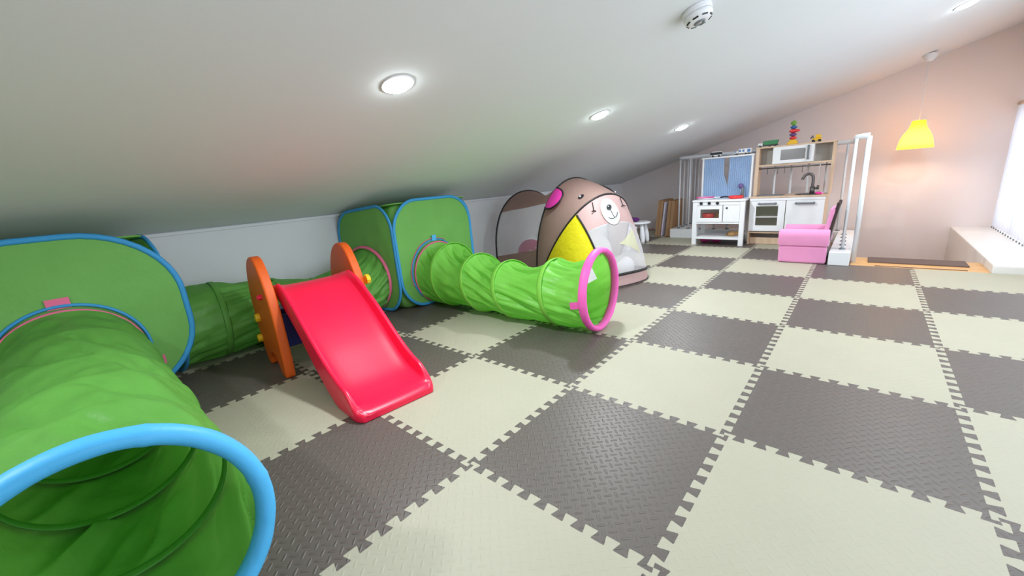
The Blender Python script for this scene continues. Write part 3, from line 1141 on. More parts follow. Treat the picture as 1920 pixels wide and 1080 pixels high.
# hems and tabs around the openings of the cubes (panel coordinates)
arc_tape('opening_hem', f1, n1, -0.02, -0.372, 0.600, 0.645, -0.1 * PI, 1.1 * PI, 0.010, M['blue'], c1)
q = [f1(a, b) + n1 * 0.008 for a, b in ((-0.10, 0.245), (0.075, 0.245), (0.075, 0.36), (-0.10, 0.36))]
obj('opening_tab', from_py('opening_tab', q, [(0, 1, 2, 3)]), M['pinktape'], c1)
q = [f1(a, b) + n1 * 0.008 for a, b in ((0.60, -0.68), (0.66, -0.68), (0.66, -0.56), (0.60, -0.56))]
obj('opening_tab', from_py('opening_tab', q, [(0, 1, 2, 3)]), M['pinktape'], c1)
arc_tape('opening_hem', f2, n2, -0.14, -0.39, 0.615, 0.60, 0.1 * PI, 1.25 * PI, 0.008, M['blue'], c2)
arc_tape('opening_hem_inner', f2, n2, -0.14, -0.39, 0.640, 0.632, 0.35 * PI, 1.10 * PI, 0.0035, M['pinktape'], c2)
q = [f2(a, b) + n2 * 0.012 for a, b in ((-0.19, 0.19), (-0.09, 0.19), (-0.09, 0.30), (-0.19, 0.30))]
obj('opening_tab', from_py('opening_tab', q, [(0, 1, 2, 3)]), M['bluering'], c2)

# ------------------------------------------------------------------ toddler slide
AZ = math.radians(174.0)
SL = Vector((0.105, 0.075, 0))
sd = Vector((math.cos(AZ), math.sin(AZ), 0))           # up the slide, away from the lip
sw = Vector((-sd.y, sd.x, 0)) * -1.0                   # towards +Y (far side)
slide = thing('toddler_slide', 'small red and orange plastic slide in front of the low wall', 'slide', SL)


def sp(u, w, z):
    return sd * u + sw * w + Vector((0, 0, z))


PRO = cat_rom([(0.0, 0.030), (0.02, 0.040), (0.05, 0.044), (0.12, 0.050), (0.20, 0.070), (0.30, 0.125), (0.42, 0.205), (0.55, 0.292), (0.68, 0.370), (0.78, 0.418), (0.84, 0.434), (0.90, 0.435)], 4)
RAIL = [(0.0, 0.0), (0.030, 0.004), (0.065, 0.036), (0.105, 0.064), (0.2, 0.074), (0.5, 0.072), (0.70, 0.062), (0.80, 0.042), (0.84, 0.020), (0.90, 0.010)]


def interp(tab, x):
    for (a, b), (c, d) in zip(tab, tab[1:]):
        if x <= c:
            return lerp(b, d, (x - a) / (c - a))
    return tab[-1][1]


vs, fs = [], []
for p in PRO:
    u, z = p.x, p.y
    h = interp(RAIL, u)
    wo = (0.178 + 0.010 * smooth01(u / 0.5)) * (1 - 0.13 * max(0.0, 1 - u / 0.05) ** 2)
    bot = max(0.001, z - 0.075 + 0.02 * smooth01((u - 0.3) / 0.3)) if u > 0.02 else 0.001
    zt_ = z + h
    sec = [(-wo, bot), (-wo - 0.004, lerp(bot, zt_, 0.5)), (-wo, zt_ - 0.008), (-wo + 0.008, zt_), (-wo + 0.020, zt_ - 0.003), (-wo + 0.028, z + 0.014 * min(1, h / 0.03)), (-wo + 0.046, z),
           (-0.06, z - 0.003), (0.06, z - 0.003)]
    sec += [(-a, b) for a, b in reversed(sec[:7])]
    sec += [(wo - 0.02, bot), (-wo + 0.02, bot)]
    vs += [sp(u, a, b) for a, b in sec]
ns = len(sec)
for r in range(len(PRO) - 1):
    for k in range(ns):
        fs.append((r * ns + k, r * ns + (k + 1) % ns, (r + 1) * ns + (k + 1) % ns, (r + 1) * ns + k))
fs.append(tuple(range(ns)))
fs.append(tuple((len(PRO) - 1) * ns + k for k in reversed(range(ns))))
ch = MB()
ch.v, ch.f = vs, fs
ch.build('chute', M['red'], slide, smooth=True, subsurf=1, bevel=0.004)


def panel_outline():
    pts = [(0.700, 0.004), (0.765, 0.002), (0.800, 0.05), (0.850, 0.085), (0.920, 0.085), (0.960, 0.05), (0.985, 0.002), (1.045, 0.004), (1.085, 0.10), (1.125, 0.24), (1.135, 0.36), (1.105, 0.47), (1.045, 0.555), (0.965, 0.597),
           (0.885, 0.598), (0.825, 0.560), (0.765, 0.480), (0.725, 0.39), (0.705, 0.28), (0.695, 0.14)]
    return [(p.x, p.y) for p in cat_rom(pts, 5, True)]


PO = panel_outline()
for s, w0, w1 in ((-1, -0.252, -0.206), (1, 0.206, 0.252)):
    du = 0.0 if s < 0 else 0.05
    pn = MB().prism(PO, w0, w1, lambda p, a: sp(p[0] + du, a, max(0.0015, p[1]))).build('side_panel', M['orange'], slide, bevel=0.014, segs=3)
    wo = w0 - 0.006 if s < 0 else w1 + 0.006
    ww = w0 + 0.004 if s < 0 else w1 - 0.004
    for (u, z, r, mm, nm) in ((1.02, 0.265, 0.024, 'yellow', 'bolt'), (1.085, 0.135, 0.022, 'yellow', 'bolt'), (0.835, 0.408, 0.013, 'red', 'pin'), (0.705, 0.40, 0.028 if s > 0 else 0.001, 'yellow', 'bolt')):
        if r < 0.005:
            continue
        Mx = Matrix.Translation(sp(u + du, ww, z)) @ (sw * s).to_track_quat('Z', 'Y').to_matrix().to_4x4()
        MB().lathe([(r, 0.0), (r, 0.018), (r * 0.85, 0.024), (r * 0.45, 0.026)], 8 if mm == 'yellow' else 14, Mx).build(nm, M[mm], pn, bevel=0.002)
for u, z in ((0.93, 0.16), (0.98, 0.29)):
    MB().box(-0.06, 0.06, -0.206, 0.206, -0.016, 0.016, Matrix(((sd.x, sw.x, 0, (sd * u).x), (sd.y, sw.y, 0, (sd * u).y), (0, 0, 1, z), (0, 0, 0, 1)))).build('step', M['navy'], slide, bevel=0.008)
MB().box(-0.012, 0.012, -0.206, 0.206, -0.09, 0.09, Matrix(((sd.x, sw.x, 0, (sd * 0.86).x), (sd.y, sw.y, 0, (sd * 0.86).y), (0, 0, 1, 0.20), (0, 0, 0, 1)))).build('brace', M['navy'], slide, bevel=0.008)

# ------------------------------------------------------------------ bear tent
TA = math.radians(-22)
ta = Vector((math.cos(TA), math.sin(TA), 0))
tl = Vector((-ta.y, ta.x, 0))
TO = Vector((-0.517, 2.415, 0))
tent = thing('bear_tent', 'brown bear-face pop-up play tent with pink ears and net door', 'play tent', TO)


def tp(s, w, z):
    return ta * s + tl * w + Vector((0, 0, z))


def hoop(t, s0, a, h, lean, bul=0.06):
    ph = PI * t
    z = h * math.sin(ph) ** 0.85 if 0 < t < 1 else 0.0
    w = -a * math.cos(ph) * (1 + bul * math.sin(ph) * 2)
    return tp(s0 + lean * z / h, w, z + 0.004)


def H_rear(t):
    return hoop(t, -0.70, 0.40, 0.775, -0.02, 0.09) - tl * 0.05


def H_mid(t):
    return hoop(t, 0.0, 0.40, 0.865, 0.06, 0.05)


def ARCH(t):
    ph = PI * t
    z = 0.725 * math.sin(ph) ** 0.9 if 0 < t < 1 else 0.0
    w = -0.40 * math.cos(ph) * (1 + 0.04 * math.sin(ph))
    if w > 0:
        w *= 1.14
    return tp(0.03 + 0.45 * z / 0.725, w, z + 0.004)


def BASE(t):
    ph = PI * t
    c, s = math.cos(ph), math.sin(ph) if 0 < t < 1 else 0.0
    w = -0.42 * math.copysign(abs(c) ** 0.62, c)
    if w > 0:
        w *= 1.14
    return tp(0.03 + 0.62 * s ** 0.62, w, 0.004)


def rear_skin(t, v):
    p = H_rear(t).lerp(H_mid(t), v)
    top = math.sin(PI * t) ** 2 if 0 < t < 1 else 0
    p.z -= 0.105 * math.sin(PI * v) * top ** 2
    p.z = max(p.z, 0.004)
    p += tl * (-(0.5 - t)) * 2 * -0.035 * math.sin(PI * v) * math.sin(PI * t)
    return p


def hood_skin(t, v):
    p = H_mid(t).lerp(ARCH(t), v)
    p.z += 0.015 * math.sin(PI * v) * math.sin(PI * t)
    side = math.sin(2 * PI * abs(t - 0.5)) if abs(t - .5) < .5 else 0
    p += tl * ((t - 0.5) * 2 * 0.035 * math.sin(PI * v) * side)
    return p


def front_skin(t, v):
    p = ARCH(t).lerp(BASE(t), v)
    b = math.sin(PI * v) * math.sin(PI * t)
    p += ta * (0.030 * b) + tl * ((t - 0.5) * 0.06 * math.sin(PI * v) * math.sin(PI * t))
    return p


def patch(name, skin, t0, t1, v0, v1, mat, parent=tent, nu=40, nv=16):
    """t0/t1/v0/v1 numbers or functions of the other parameter"""
    def g(a, b):
        if callable(t0) or callable(t1):
            v = lerp(v0, v1, b)
            A = t0(v) if callable(t0) else t0
            B = t1(v) if callable(t1) else t1
            return skin(lerp(A, B, a), v)
        t = lerp(t0, t1, a)
        A = v0(t) if callable(v0) else v0
        B = v1(t) if callable(v1) else v1
        return skin(t, lerp(A, B, b))
    return grid(name, g, nu, nv, mat, parent)


def cord(name, fn, n, r, mat=M['black'], parent=tent, closed=False, flat=1.0):
    pts = [fn(i / n) for i in range(n + (0 if closed else 1))]
    return MB().tube(pts, r, 8, closed, flat=flat).build(name, mat, parent, smooth=True)


# rear body: brown roof, net sides, brown skirt; mirrored on the far side
roof_lo = lambda v: 0.25 + 0.03 * math.sin(PI * v) + 0.018 * v
roof_hi = lambda v: 1 - roof_lo(v)
skirt = lambda v: 0.045 + 0.042 * v
patch('roof_cloth', rear_skin, roof_lo, roof_hi, 0, 1, M['bear'])
patch('side_net', rear_skin, skirt, roof_lo, 0, 1, M['mesh'])
patch('side_net', rear_skin, roof_hi, lambda v: 1 - skirt(v), 0, 1, M['mesh'])
patch('skirt', rear_skin, 0.0, skirt, 0, 1, M['bear'])
patch('skirt', rear_skin, lambda v: 1 - skirt(v), 1.0, 0, 1, M['bear'])


def rear_cap(t, v):
    c = tp(-0.76, 0, 0.32)
    p = H_rear(t).lerp(c, v)
    return p


patch('rear_net', rear_cap, 0, 1, 0, 1, M['mesh'])
cord('rear_hoop', H_rear, 60, 0.0095)
cord('middle_hoop', H_mid, 60, 0.0095)
cord('front_hoop', ARCH, 60, 0.0075)
patch('hood', hood_skin, 0, 1, 0, 1, M['bear'], nu=60, nv=20)
# floor sheet
fl_pts = [H_rear(0), H_mid(0)] + [BASE(i / 30) for i in range(31)] + [H_mid(1), H_rear(1)]
me = from_py('floor_sheet', [Vector((p.x, p.y, 0.0035)) for p in fl_pts], [tuple(range(len(fl_pts)))])
obj('floor_sheet', me, M['bear'], tent)
# front: muzzle, net door, yellow side panels, black band, base flap
muz = lambda t: 0.30
V_B = 0.86
yel = lambda v: 0.295 + 0.15 * v


def muzzle(a, b):
    v = muz(0.5) * b
    t = lerp(yel(v), 0.80, a)
    return front_skin(t, min(v, lerp(0.0, muz(t), b)))


grid('muzzle_panel', muzzle, 40, 12, M['bearlight'], tent)
patch('yellow_panel', front_skin, 0.0, yel, 0.0, V_B, M['tyellow'])


def netdoor(a, b):
    v = lerp(0.0, V_B, b)
    t0 = yel(v)
    t = lerp(t0, 0.985, a)
    v2 = max(v, muz(t) if 0.30 < t < 0.80 else 0.0)
    return front_skin(t, v2)


grid('net_door', netdoor, 60, 30, M['meshw'], tent)


def pale(a, b):
    # triangular panel right of the door, pale behind the net
    t0, v0 = 0.60, 0.37
    t1, v1 = lerp(0.60, 0.50, b), lerp(0.37, 0.53, b)
    t2, v2 = lerp(0.60, 0.625, b), lerp(0.37, 0.66, b)
    return front_skin(lerp(t1, t2, a), lerp(v1, v2, a)) + ta * 0.004


grid('pale_panel', pale, 8, 10, M['meshy'], tent)
patch('base_flap', front_skin, 0.0, 1.0, V_B, 1.0, M['bearlight'], nu=60, nv=6)
cord('base_band', lambda t: front_skin(lerp(0.02, 0.98, t), V_B) + ta * 0.003, 60, 0.011, flat=0.6)
cord('hem_cord', lambda t: front_skin(lerp(0.02, 0.98, t), 0.995) + Vector((0, 0, 0.004)), 60, 0.005)
cord('door_zip', lambda s: front_skin(yel(lerp(0.0, V_B, s)), lerp(0.02, V_B, s)) + ta * 0.004, 30, 0.0075)


def skin_frame(skin, t, v):
    e = 0.004
    p = skin(t, v)
    du = (skin(t + e, v) - skin(t - e, v)).normalized()
    dv = (skin(t, v + e) - skin(t, v - e)).normalized()
    n = du.cross(dv).normalized()
    return p, du, dv, n


def disc_on(name, skin, t, v, rx, ry, ang, mat, parent, lift, out):
    p, du, dv, n = skin_frame(skin, t, v)
    if n.dot(out) < 0:
        n = -n
    X = du
    Y = n.cross(X).normalized()
    if Y.z < 0:
        X, Y = -X, -Y
    c, s = math.cos(ang), math.sin(ang)
    X, Y = X * c + Y * s, -X * s + Y * c
    m = MB()
    N_ = 32
    for k in range(N_):
        g = 2 * PI * k / N_
        m.v.append(p + n * lift + X * (rx * math.cos(g)) + Y * (ry * math.sin(g)))
    m.v.append(p + n * (lift + 0.003))
    m.f = [(k, (k + 1) % N_, N_) for k in range(N_)]
    o = m.build(name, mat, parent, smooth=True)
    return o, p + n * (lift + 0.004), X, Y, n


OUTF = (ta * 0.7 - tl * 0.5 + Vector((0, 0, 0.4))).normalized()
MT, MV = 0.49, 0.185
o, P, X, Y, Nn = disc_on('muzzle_patch', front_skin, MT, MV, 0.080, 0.108, 0.30, M['eyewhite'], tent, 0.004, ta)
tag(o, 'white oval snout patch with nose and smile')


def on_muz(a, b, l=0.006):
    return P + X * a + Y * b + Nn * l


m = MB()
for k in range(24):
    g = 2 * PI * k / 24
    m.v.append(on_muz(0.002 + 0.026 * math.cos(g), 0.034 + 0.021 * math.sin(g)))
m.v.append(on_muz(0.002, 0.030, 0.009))
m.f = [(k, (k + 1) % 24, 24) for k in range(24)]
nose = m.build('nose', M['toyblack'], o, smooth=True)
MB().ball(on_muz(-0.004, 0.042, 0.009), 0.005, 8, 6).build('nose_glint', M['eyewhite'], o)
MB().tube([on_muz(0.002, 0.014), on_muz(0.003, -0.058)], 0.0024, 6).build('mouth_line', M['toyblack'], o)
MB().tube([on_muz(0.052 * math.sin(a), -0.018 - 0.042 * math.cos(a)) for a in [-1.25 + 2.5 * i / 16 for i in range(17)]], 0.0032, 6).build('smile', M['toyblack'], o)
# eyes on the hood
OUTS = (-tl * 0.8 + Vector((0, 0, 0.6))).normalized()
for tt in (0.375, 0.625):
    o, P, X, Y, Nn = disc_on('eye', hood_skin, tt, 0.77, 0.026, 0.019, 0.0, M['toyblack'], tent, 0.006, -tl * (0.5 - tt) * 8 + Vector((0, 0, 0.8)))
    MB().ball(P + X * -0.006 + Y * 0.003, 0.007, 10, 6, (1, 1, 1)).build('eye_glint', M['eyewhite'], o)
# ties
for tt in (0.39, 0.585):
    p0 = front_skin(tt, 0.02) + ta * 0.008
    p1 = front_skin(tt, 0.12) + ta * 0.010
    MB().tube([p0, p1], 0.0035, 6).tube([p1 - tl * 0.02, p1 + Vector((0, 0, 0.006)), p1 + tl * 0.02], 0.0045, 6).build('tie', M['black'], tent)


# ears: half discs sewn along the middle hoop, lying forward on the hood
def ear(t0, t1, vmax):
    def e(a, b):
        t = lerp(t0, t1, 0.5 - 0.5 * math.cos(PI * a))
        k = math.sin(PI * a) ** 0.7 if 0 < a < 1 else 0.0
        p, du, dv, n = skin_frame(hood_skin, t, max(0.01, vmax * k * b))
        if n.dot(p - tp(0.1, 0, 0.3)) < 0:
            n = -n
        return p + n * (0.010 + 0.024 * math.sin(PI * 0.5 * b) * k)
    o = grid('ear', e, 28, 8, M['hotpink'], tent)
    MB().tube([e(i / 28, 1.0) for i in range(29)], 0.007, 8).build('ear_binding', M['black'], o, smooth=True)


ear(0.245, 0.355, 0.50)
ear(0.755, 0.645, 0.50)
# toys lying in the tent
o = MB().ball((0, 0, 0.145), 0.145, 28, 16, (1.0, 0.9, 1.0)).build('play_ball', M['toymagenta'], smooth=True)
o.location = TO + tp(-0.585, -0.12, 0.004)
tag(o, 'large pink-red ball with modelled white highlights lying behind the grey net inside tent', 'ball')
for a, b in ((-0.5, 0.5), (-1.0, 0.35), (0.2, 0.7)):  # small white dots shaped as highlights on the ball
    d = Vector((math.cos(a) * math.cos(b), math.sin(a) * math.cos(b), math.sin(b)))
    MB().ball(Vector((d.x * 0.145, d.y * 0.13, 0.145 + d.z * 0.145)), 0.012, 10, 6).build('highlight_dot', M['eyewhite'], o)
t = thing('toy_car', 'small grey toy lying beside the pink ball inside tent', 'toy', TO + tp(-0.36, -0.10, 0.004), 0.4)
MB().box(-0.07, 0.07, -0.035, 0.035, 0.02, 0.07).box(-0.04, 0.03, -0.03, 0.03, 0.07, 0.105).build('body', M['darkgrey'], t, bevel=0.012)
for sx_ in (-0.045, 0.045):
    for sy_ in (-0.038, 0.038):
        MB().lathe([(0.02, -0.006), (0.02, 0.006)], 14, Matrix.Translation((sx_, sy_, 0.02)) @ Matrix.Rotation(PI / 2, 4, 'X')).build('wheel', M['toyblack'], t)


def pillow(name, loc, r, sc, label):
    m = MB()
    m.ball((0, 0, 0), r, 32, 20, sc)
    zmin = min(p.z for p in m.v)
    for p in m.v:
        p.z -= zmin
        w = noise.noise(Vector((p.x * 7, p.y * 7, p.z * 7)))
        p *= 1 + 0.05 * w
    o = m.build(name, M['softwhite'], smooth=True)
    o.location = loc
    tag(o, label, 'cushion', 'white cushions inside the tent')
    return o


pillow('round_cushion', TO + tp(0.20, 0.02, 0.004), 0.22, (0.85, 1.0, 0.95), 'big white round cushion behind the net door of tent')
pillow('round_cushion', TO + tp(0.42, 0.20, 0.004), 0.11, (0.9, 1.1, 0.9), 'small white cushion behind the net door, right of the big one')

# ------------------------------------------------------------------ pink armchair
ch = thing('toddler_armchair', 'pink upholstered toddler armchair with dark brown back, before the railing', 'armchair', (1.10, 3.70, 0))


def cb(x0, x1, y0, y1, z0, z1):
    return MB().box(x0 - 1.10, x1 - 1.10, y0 - 3.70, y1 - 3.70, z0, z1)


cb(0.925, 1.27, 3.535, 3.60, 0.002, 0.150).build('side_base', M['chairpink'], ch, bevel=0.018, segs=3)
cb(0.925, 1.27, 3.91, 3.985, 0.002, 0.150).build('side_base', M['chairpink'], ch, bevel=0.018, segs=3)
arm = MB()
ap = [(-0.055, 0.0), (-0.062, 0.05), (-0.060, 0.10), (-0.040, 0.130), (0.0, 0.140), (0.040, 0.130), (0.055, 0.10), (0.05, 0.0)]
ap = [(p.x, p.y) for p in cat_rom([(a, b) for a, b in ap], 4)]
for yy in (3.585, 3.945):
    MB().prism(ap, 0.918 - 1.10, 1.278 - 1.10, lambda p, a: (a, p[0] + yy - 3.70, p[1] + 0.152)).build('armrest', M['chairpink'], ch, bevel=0.010, segs=3)
cb(0.93, 1.25, 3.60, 3.91, 0.002, 0.13).build('seat_base', M['chairpink'], ch, bevel=0.015, segs=3)
cb(0.925, 1.20, 3.64, 3.89, 0.13, 0.20).build('seat_cushion', M['chairpink'], ch, bevel=0.025, segs=3)
tilt = Matrix.Translation((0.112, 0.02, 0.19)) @ Matrix.Rotation(math.radians(8), 4, 'Y')
MB().box(0.008, 0.045, -0.14, 0.14, -0.03, 0.29, tilt).build('backrest', M['chairpink'], ch, bevel=0.028, segs=4)
# dark plush back cover with two ear-like corners
pts = [(-0.155, -0.14), (-0.165, 0.0), (-0.165, 0.16), (-0.155, 0.26), (-0.175, 0.33), (-0.135, 0.335), (-0.10, 0.29), (0, 0.30), (0.10, 0.29), (0.135, 0.335), (0.175, 0.33), (0.155, 0.26), (0.165, 0.16), (0.165, 0.0), (0.155, -0.14)]
pts = [(p.x, p.y) for p in cat_rom(pts, 4)]
MB().prism(pts, 0.040, 0.064, lambda p, a: tilt @ Vector((a, p[0] * 0.85, p[1]))).build('back_cover', M['fur'], ch, bevel=0.010, segs=2)
cb(1.235, 1.272, 3.61, 3.91, 0.004, 0.24).build('back_base', M['fur'], ch, bevel=0.012)

# ------------------------------------------------------------------ white play stove (left)
sv = thing('play_stove', 'white toy stove with three black knobs, blue curtain screen behind the hob', 'toy kitchen', (0.22, 4.46, 0))


def sb(x0, x1, y0, y1, z0, z1):
    return MB().box(x0 - 0.22, x1 - 0.22, y0 - 4.46, y1 - 4.46, z0, z1)


SX0, SX1, SY0, SY1 = -0.052, 0.488, 4.28, 4.65
for x in (SX0, SX1 - 0.047):
    for y in (SY0, SY1 - 0.04):
        sb(x, x + 0.047, y, y + 0.04, 0.001, 0.497).build('leg', M['white'], sv, bevel=0.003)
sb(SX0 - 0.004, SX1 + 0.004, SY0 - 0.008, SY1, 0.497, 0.517).build('worktop', M['white'], sv, bevel=0.003)
fp = sb(SX0 + 0.047, SX1 - 0.047, SY0 + 0.004, SY0 + 0.018, 0.457, 0.497).build('control_panel', M['white'], sv, bevel=0.002)
for x in (0.041, 0.127, 0.213):
    Mx = Matrix.Translation((x - 0.22, SY0 - 4.46 + 0.004, 0.480)) @ Matrix.Rotation(PI / 2, 4, 'X')
    MB().lathe([(0.0165, 0.0), (0.0165, 0.014), (0.013, 0.018)], 18, Mx).build('knob', M['toyblack'], fp, bevel=0.002)
bd = sb(SX0 + 0.047, SX1 - 0.047, SY0 + 0.30, SY0 + 0.31, 0.265, 0.497).box(SX0 + 0.047 - 0.22, SX1 - 0.047 - 0.22, SY0 + 0.02 - 4.46, SY0 + 0.31 - 4.46, 0.247, 0.262)
bd.box(0.268 - 0.22, 0.274 - 0.22, SY0 + 0.02 - 4.46, SY0 + 0.30 - 4.46, 0.262, 0.497).build('oven_body', M['white'], sv)
od = MB()
y0, y1 = SY0 + 0.001 - 4.46, SY0 + 0.016 - 4.46
ox0, ox1, oz0, oz1 = -0.004, 0.266, 0.268, 0.454
gx0, gx1, gz0, gz1 = 0.034, 0.234, 0.313, 0.413
for (a, b, c, d) in ((ox0, gx0, oz0, oz1), (gx1, ox1, oz0, oz1), (gx0, gx1, oz0, gz0), (gx0, gx1, gz1, oz1)):
    od.box(a - 0.22, b - 0.22, y0, y1, c, d)
od = od.build('oven_door', M['white'], sv)
gl, gnt, gout = new_mat('clear_pane')
gb = gnt.nodes.new('ShaderNodeBsdfGlossy')
gb.inputs['Roughness'].default_value = 0.25
gtp = gnt.nodes.new('ShaderNodeBsdfTransparent')
gtp.inputs[0].default_value = (0.9, 0.88, 0.86, 1)
gmx = gnt.nodes.new('ShaderNodeMixShader')
gmx.inputs[0].default_value = 0.10
gnt.links.new(gtp.outputs[0], gmx.inputs[1])
gnt.links.new(gb.outputs[0], gmx.inputs[2])
gnt.links.new(gmx.outputs[0], gout.inputs[0])
M['pane'] = gl
MB().box(gx0 - 0.22, gx1 - 0.22, y0 + 0.006, y0 + 0.009, gz0, gz1).build('pane', M['pane'], od)
cd = MB().box(0.275 - 0.22, 0.440 - 0.22, y0, y1, oz0, oz1).build('cupboard_door', M['white'], sv, bevel=0.002)
MB().lathe([(0.009, 0), (0.010, 0.012), (0.006, 0.016)], 14, Matrix.Translation((0.312 - 0.22, y0, 0.425)) @ Matrix.Rotation(PI / 2, 4, 'X')).build('knob', M['toyblack'], cd)
sb(SX0 + 0.047, SX1 - 0.047, SY0 + 0.004, SY0 + 0.02, 0.247, 0.264).build('rail', M['white'], sv, bevel=0.002)
sb(SX0 + 0.047, SX1 - 0.047, SY0 + 0.004, SY1, 0.070, 0.092).build('shelf', M['white'], sv, bevel=0.002)
# screen frame at the back with the two blue curtains
SBK = 4.60
for x in (SX0 - 0.006, SX1 - 0.030):
    sb(x, x + 0.020, SBK, SBK + 0.022, 0.517, 0.985).build('screen_post', M['white'], sv, bevel=0.002)
sb(SX0 - 0.012, SX1 - 0.004, SBK - 0.01, SBK + 0.045, 0.970, 0.987).build('screen_rail', M['white'], sv, bevel=0.002)


def curtain(x0, x1, z1, z0, tuck):
    def g(a, b):
        z = lerp(z1, z0, b)
        xa, xb = x0, x1
        if tuck > 0:
            xb = lerp(x1, x1 + tuck, smooth01((b - 0.35) / 0.4))
        if tuck < 0:
            xa = lerp(x0, x0 + tuck, smooth01((b - 0.35) / 0.4))
        x = lerp(xa, xb, a)
        y = SBK + 0.010 + 0.009 * math.sin(a * 2 * PI * 11 + 0.6 * math.sin(b * 5)) + 0.002 * noise.noise(Vector((x * 20, z * 9, 1)))
        return Vector((x - 0.22, y - 4.46, z))
    return grid('curtain', g, 150, 12, M['curtain'], sv)


curtain(SX0 + 0.016, 0.178, 0.968, 0.520, 0.045)
curtain(0.232, SX1 - 0.032, 0.968, 0.520, -0.010)


def lathe_thing(name, loc, prof, mat, label, cat, n=24, group=None, smooth=True):
    o = MB().lathe(prof, n).build(name, mat, smooth=smooth)
    o.location = loc
    return tag(o, label, cat, group)


# things on the stove
t = thing('toy_pan', 'shallow pink and white toy pan on the left of the stove top', 'toy pan', (0.037, 4.44, 0.517))
MB().lathe([(0.075, 0.0), (0.090, 0.004), (0.095, 0.022), (0.089, 0.022), (0.083, 0.006), (0.002, 0.006)], 28, cap=False).build('pan_body', M['toywhite'], t, smooth=True)
MB().tube([(0.095 * math.cos(2 * PI * k / 36), 0.095 * math.sin(2 * PI * k / 36), 0.022) for k in range(36)], 0.005, 8, True).build('rim', M['toymagenta'], t, smooth=True)
MB().box(0.09, 0.17, -0.012, 0.012, 0.014, 0.024).build('handle', M['toywhite'], t, bevel=0.004)
t = thing('toy_pan', 'red toy frying pan with dark handle on the right of the stove top', 'toy pan', (0.365, 4.42, 0.517))
MB().lathe([(0.055, 0.0), (0.072, 0.006), (0.076, 0.030), (0.070, 0.030), (0.064, 0.008), (0.002, 0.008)], 28, cap=False).build('pan_body', M['toyred'], t, smooth=True)
MB().tube([(-0.072, 0, 0.020), (-0.12, 0, 0.024), (-0.16, 0, 0.016)], [0.008, 0.009, 0.008], 8).build('handle', M['toyblack'], t, smooth=True)
t = thing('toy_tap', 'grey toy tap with dark rounded head standing at the back of the stove', 'toy tap', (0.40, 4.54, 0.517))
MB().tube([(0, 0, 0), (0, 0, 0.08), (-0.004, 0, 0.12)], [0.024, 0.013, 0.012], 12).build('stem', M['darkgrey'], t, smooth=True)
MB().ball((-0.018, 0, 0.128), 0.028, 14, 10, (1.0, 0.8, 1.1)).build('head', M['toypurple'], t, smooth=True)
# oven contents, shelf toy, toy under the stove
for i, (x, z, mm, lab) in enumerate(((0.098, 0.262, 'toyred', 'red toy bowl standing in the oven behind the glass, left'), (0.190, 0.262, 'toyyellow', 'yellow toy bowl standing in the oven behind the glass, right'))):
    o = MB().lathe([(0.03, 0.0), (0.060, 0.040), (0.074, 0.095), (0.068, 0.095), (0.054, 0.045), (0.002, 0.012)], 22, cap=False).build('toy_bowl', M[mm], smooth=True)
    o.location = (x, 4.385 + i * 0.12, z + 0.001)
    tag(o, lab, 'toy bowl')
t = thing('stuffed_toy', 'tan stuffed toy lying on the open shelf of the stove', 'stuffed toy', (0.345, 4.42, 0.092))
MB().ball((0, 0, 0.030), 0.036, 16, 10, (1.3, 1, 0.85)).build('body', M['toybrown'], t, smooth=True)
MB().ball((0.052, 0, 0.034), 0.026, 14, 8).build('head', M['toybrown'], t, smooth=True)
MB().ball((-0.05, 0.01, 0.016), 0.015, 10, 6).build('paw', M['toybrown'], t, smooth=True)
for (x, y, lab) in ((0.03, 4.52, 'pink toy clog on the floor under the stove, left one'), (0.15, 4.54, 'pink toy clog on the floor under the stove, right one')):
    o = MB().ball((0, 0, 0.022), 0.05, 18, 10, (1.2, 0.6, 0.45)).build('toy_shoe', M['toymagenta'], smooth=True)
    o.location = (x, y, 0.001)
    MB().ball((-0.02, 0, 0.035), 0.022, 10, 8, (1, 0.7, 0.8)).build('flower', M['lav'], o, smooth=True)
    tag(o, lab, 'toy shoe', 'pink toy clogs')

# ------------------------------------------------------------------ birch play kitchen (right)
kt = thing('play_kitchen', 'birch and white toy kitchen with microwave, sink tap and two cupboard doors', 'toy kitchen', (0.84, 4.60, 0))


def kb(x0, x1, y0, y1, z0, z1):
    return MB().box(x0 - 0.84, x1 - 0.84, y0 - 4.60, y1 - 4.60, z0, z1)


KX0, KX1, KY0, KY1 = 0.500, 1.172, 4.425, 4.775
kb(KX0, KX0 + 0.018, KY0 + 0.006, KY1, 0.001, 0.510).build('side_board', M['birch'], kt, bevel=0.002)
kb(KX1 - 0.018, KX1, KY0 + 0.006, KY1, 0.001, 0.510).build('side_board', M['birch'], kt, bevel=0.002)
kb(KX0 + 0.018, KX1 - 0.018, KY0 + 0.016, KY1 - 0.02, 0.128, 0.145).build('cabinet_bottom', M['birch'], kt, bevel=0.002)
kb(KX0 + 0.018, KX1 - 0.018, KY0 + 0.06, KY0 + 0.075, 0.002, 0.075).build('plinth', M['birch'], kt, bevel=0.002)
kb(KX0 + 0.018, KX1 - 0.018, KY1 - 0.035, KY1 - 0.025, 0.145, 0.510).build('cabinet_back', M['grey'], kt)
kb(0.838, 0.844, KY0 + 0.02, KY1 - 0.04, 0.145, 0.510).build('divider', M['birch'], kt)
kb(KX0 + 0.018, 0.838, KY0 + 0.03, KY1 - 0.04, 0.300, 0.312).build('inner_shelf', M['white'], kt)
kb(KX0 - 0.004, KX1 + 0.004, KY0 - 0.004, KY1, 0.510, 0.526).build('worktop', M['birch'], kt, bevel=0.003)
kb(KX0 + 0.004, KX1 - 0.004, KY0 + 0.001, KY0 + 0.016, 0.482, 0.510).build('top_rail', M['white'], kt, bevel=0.002)
dd = MB()
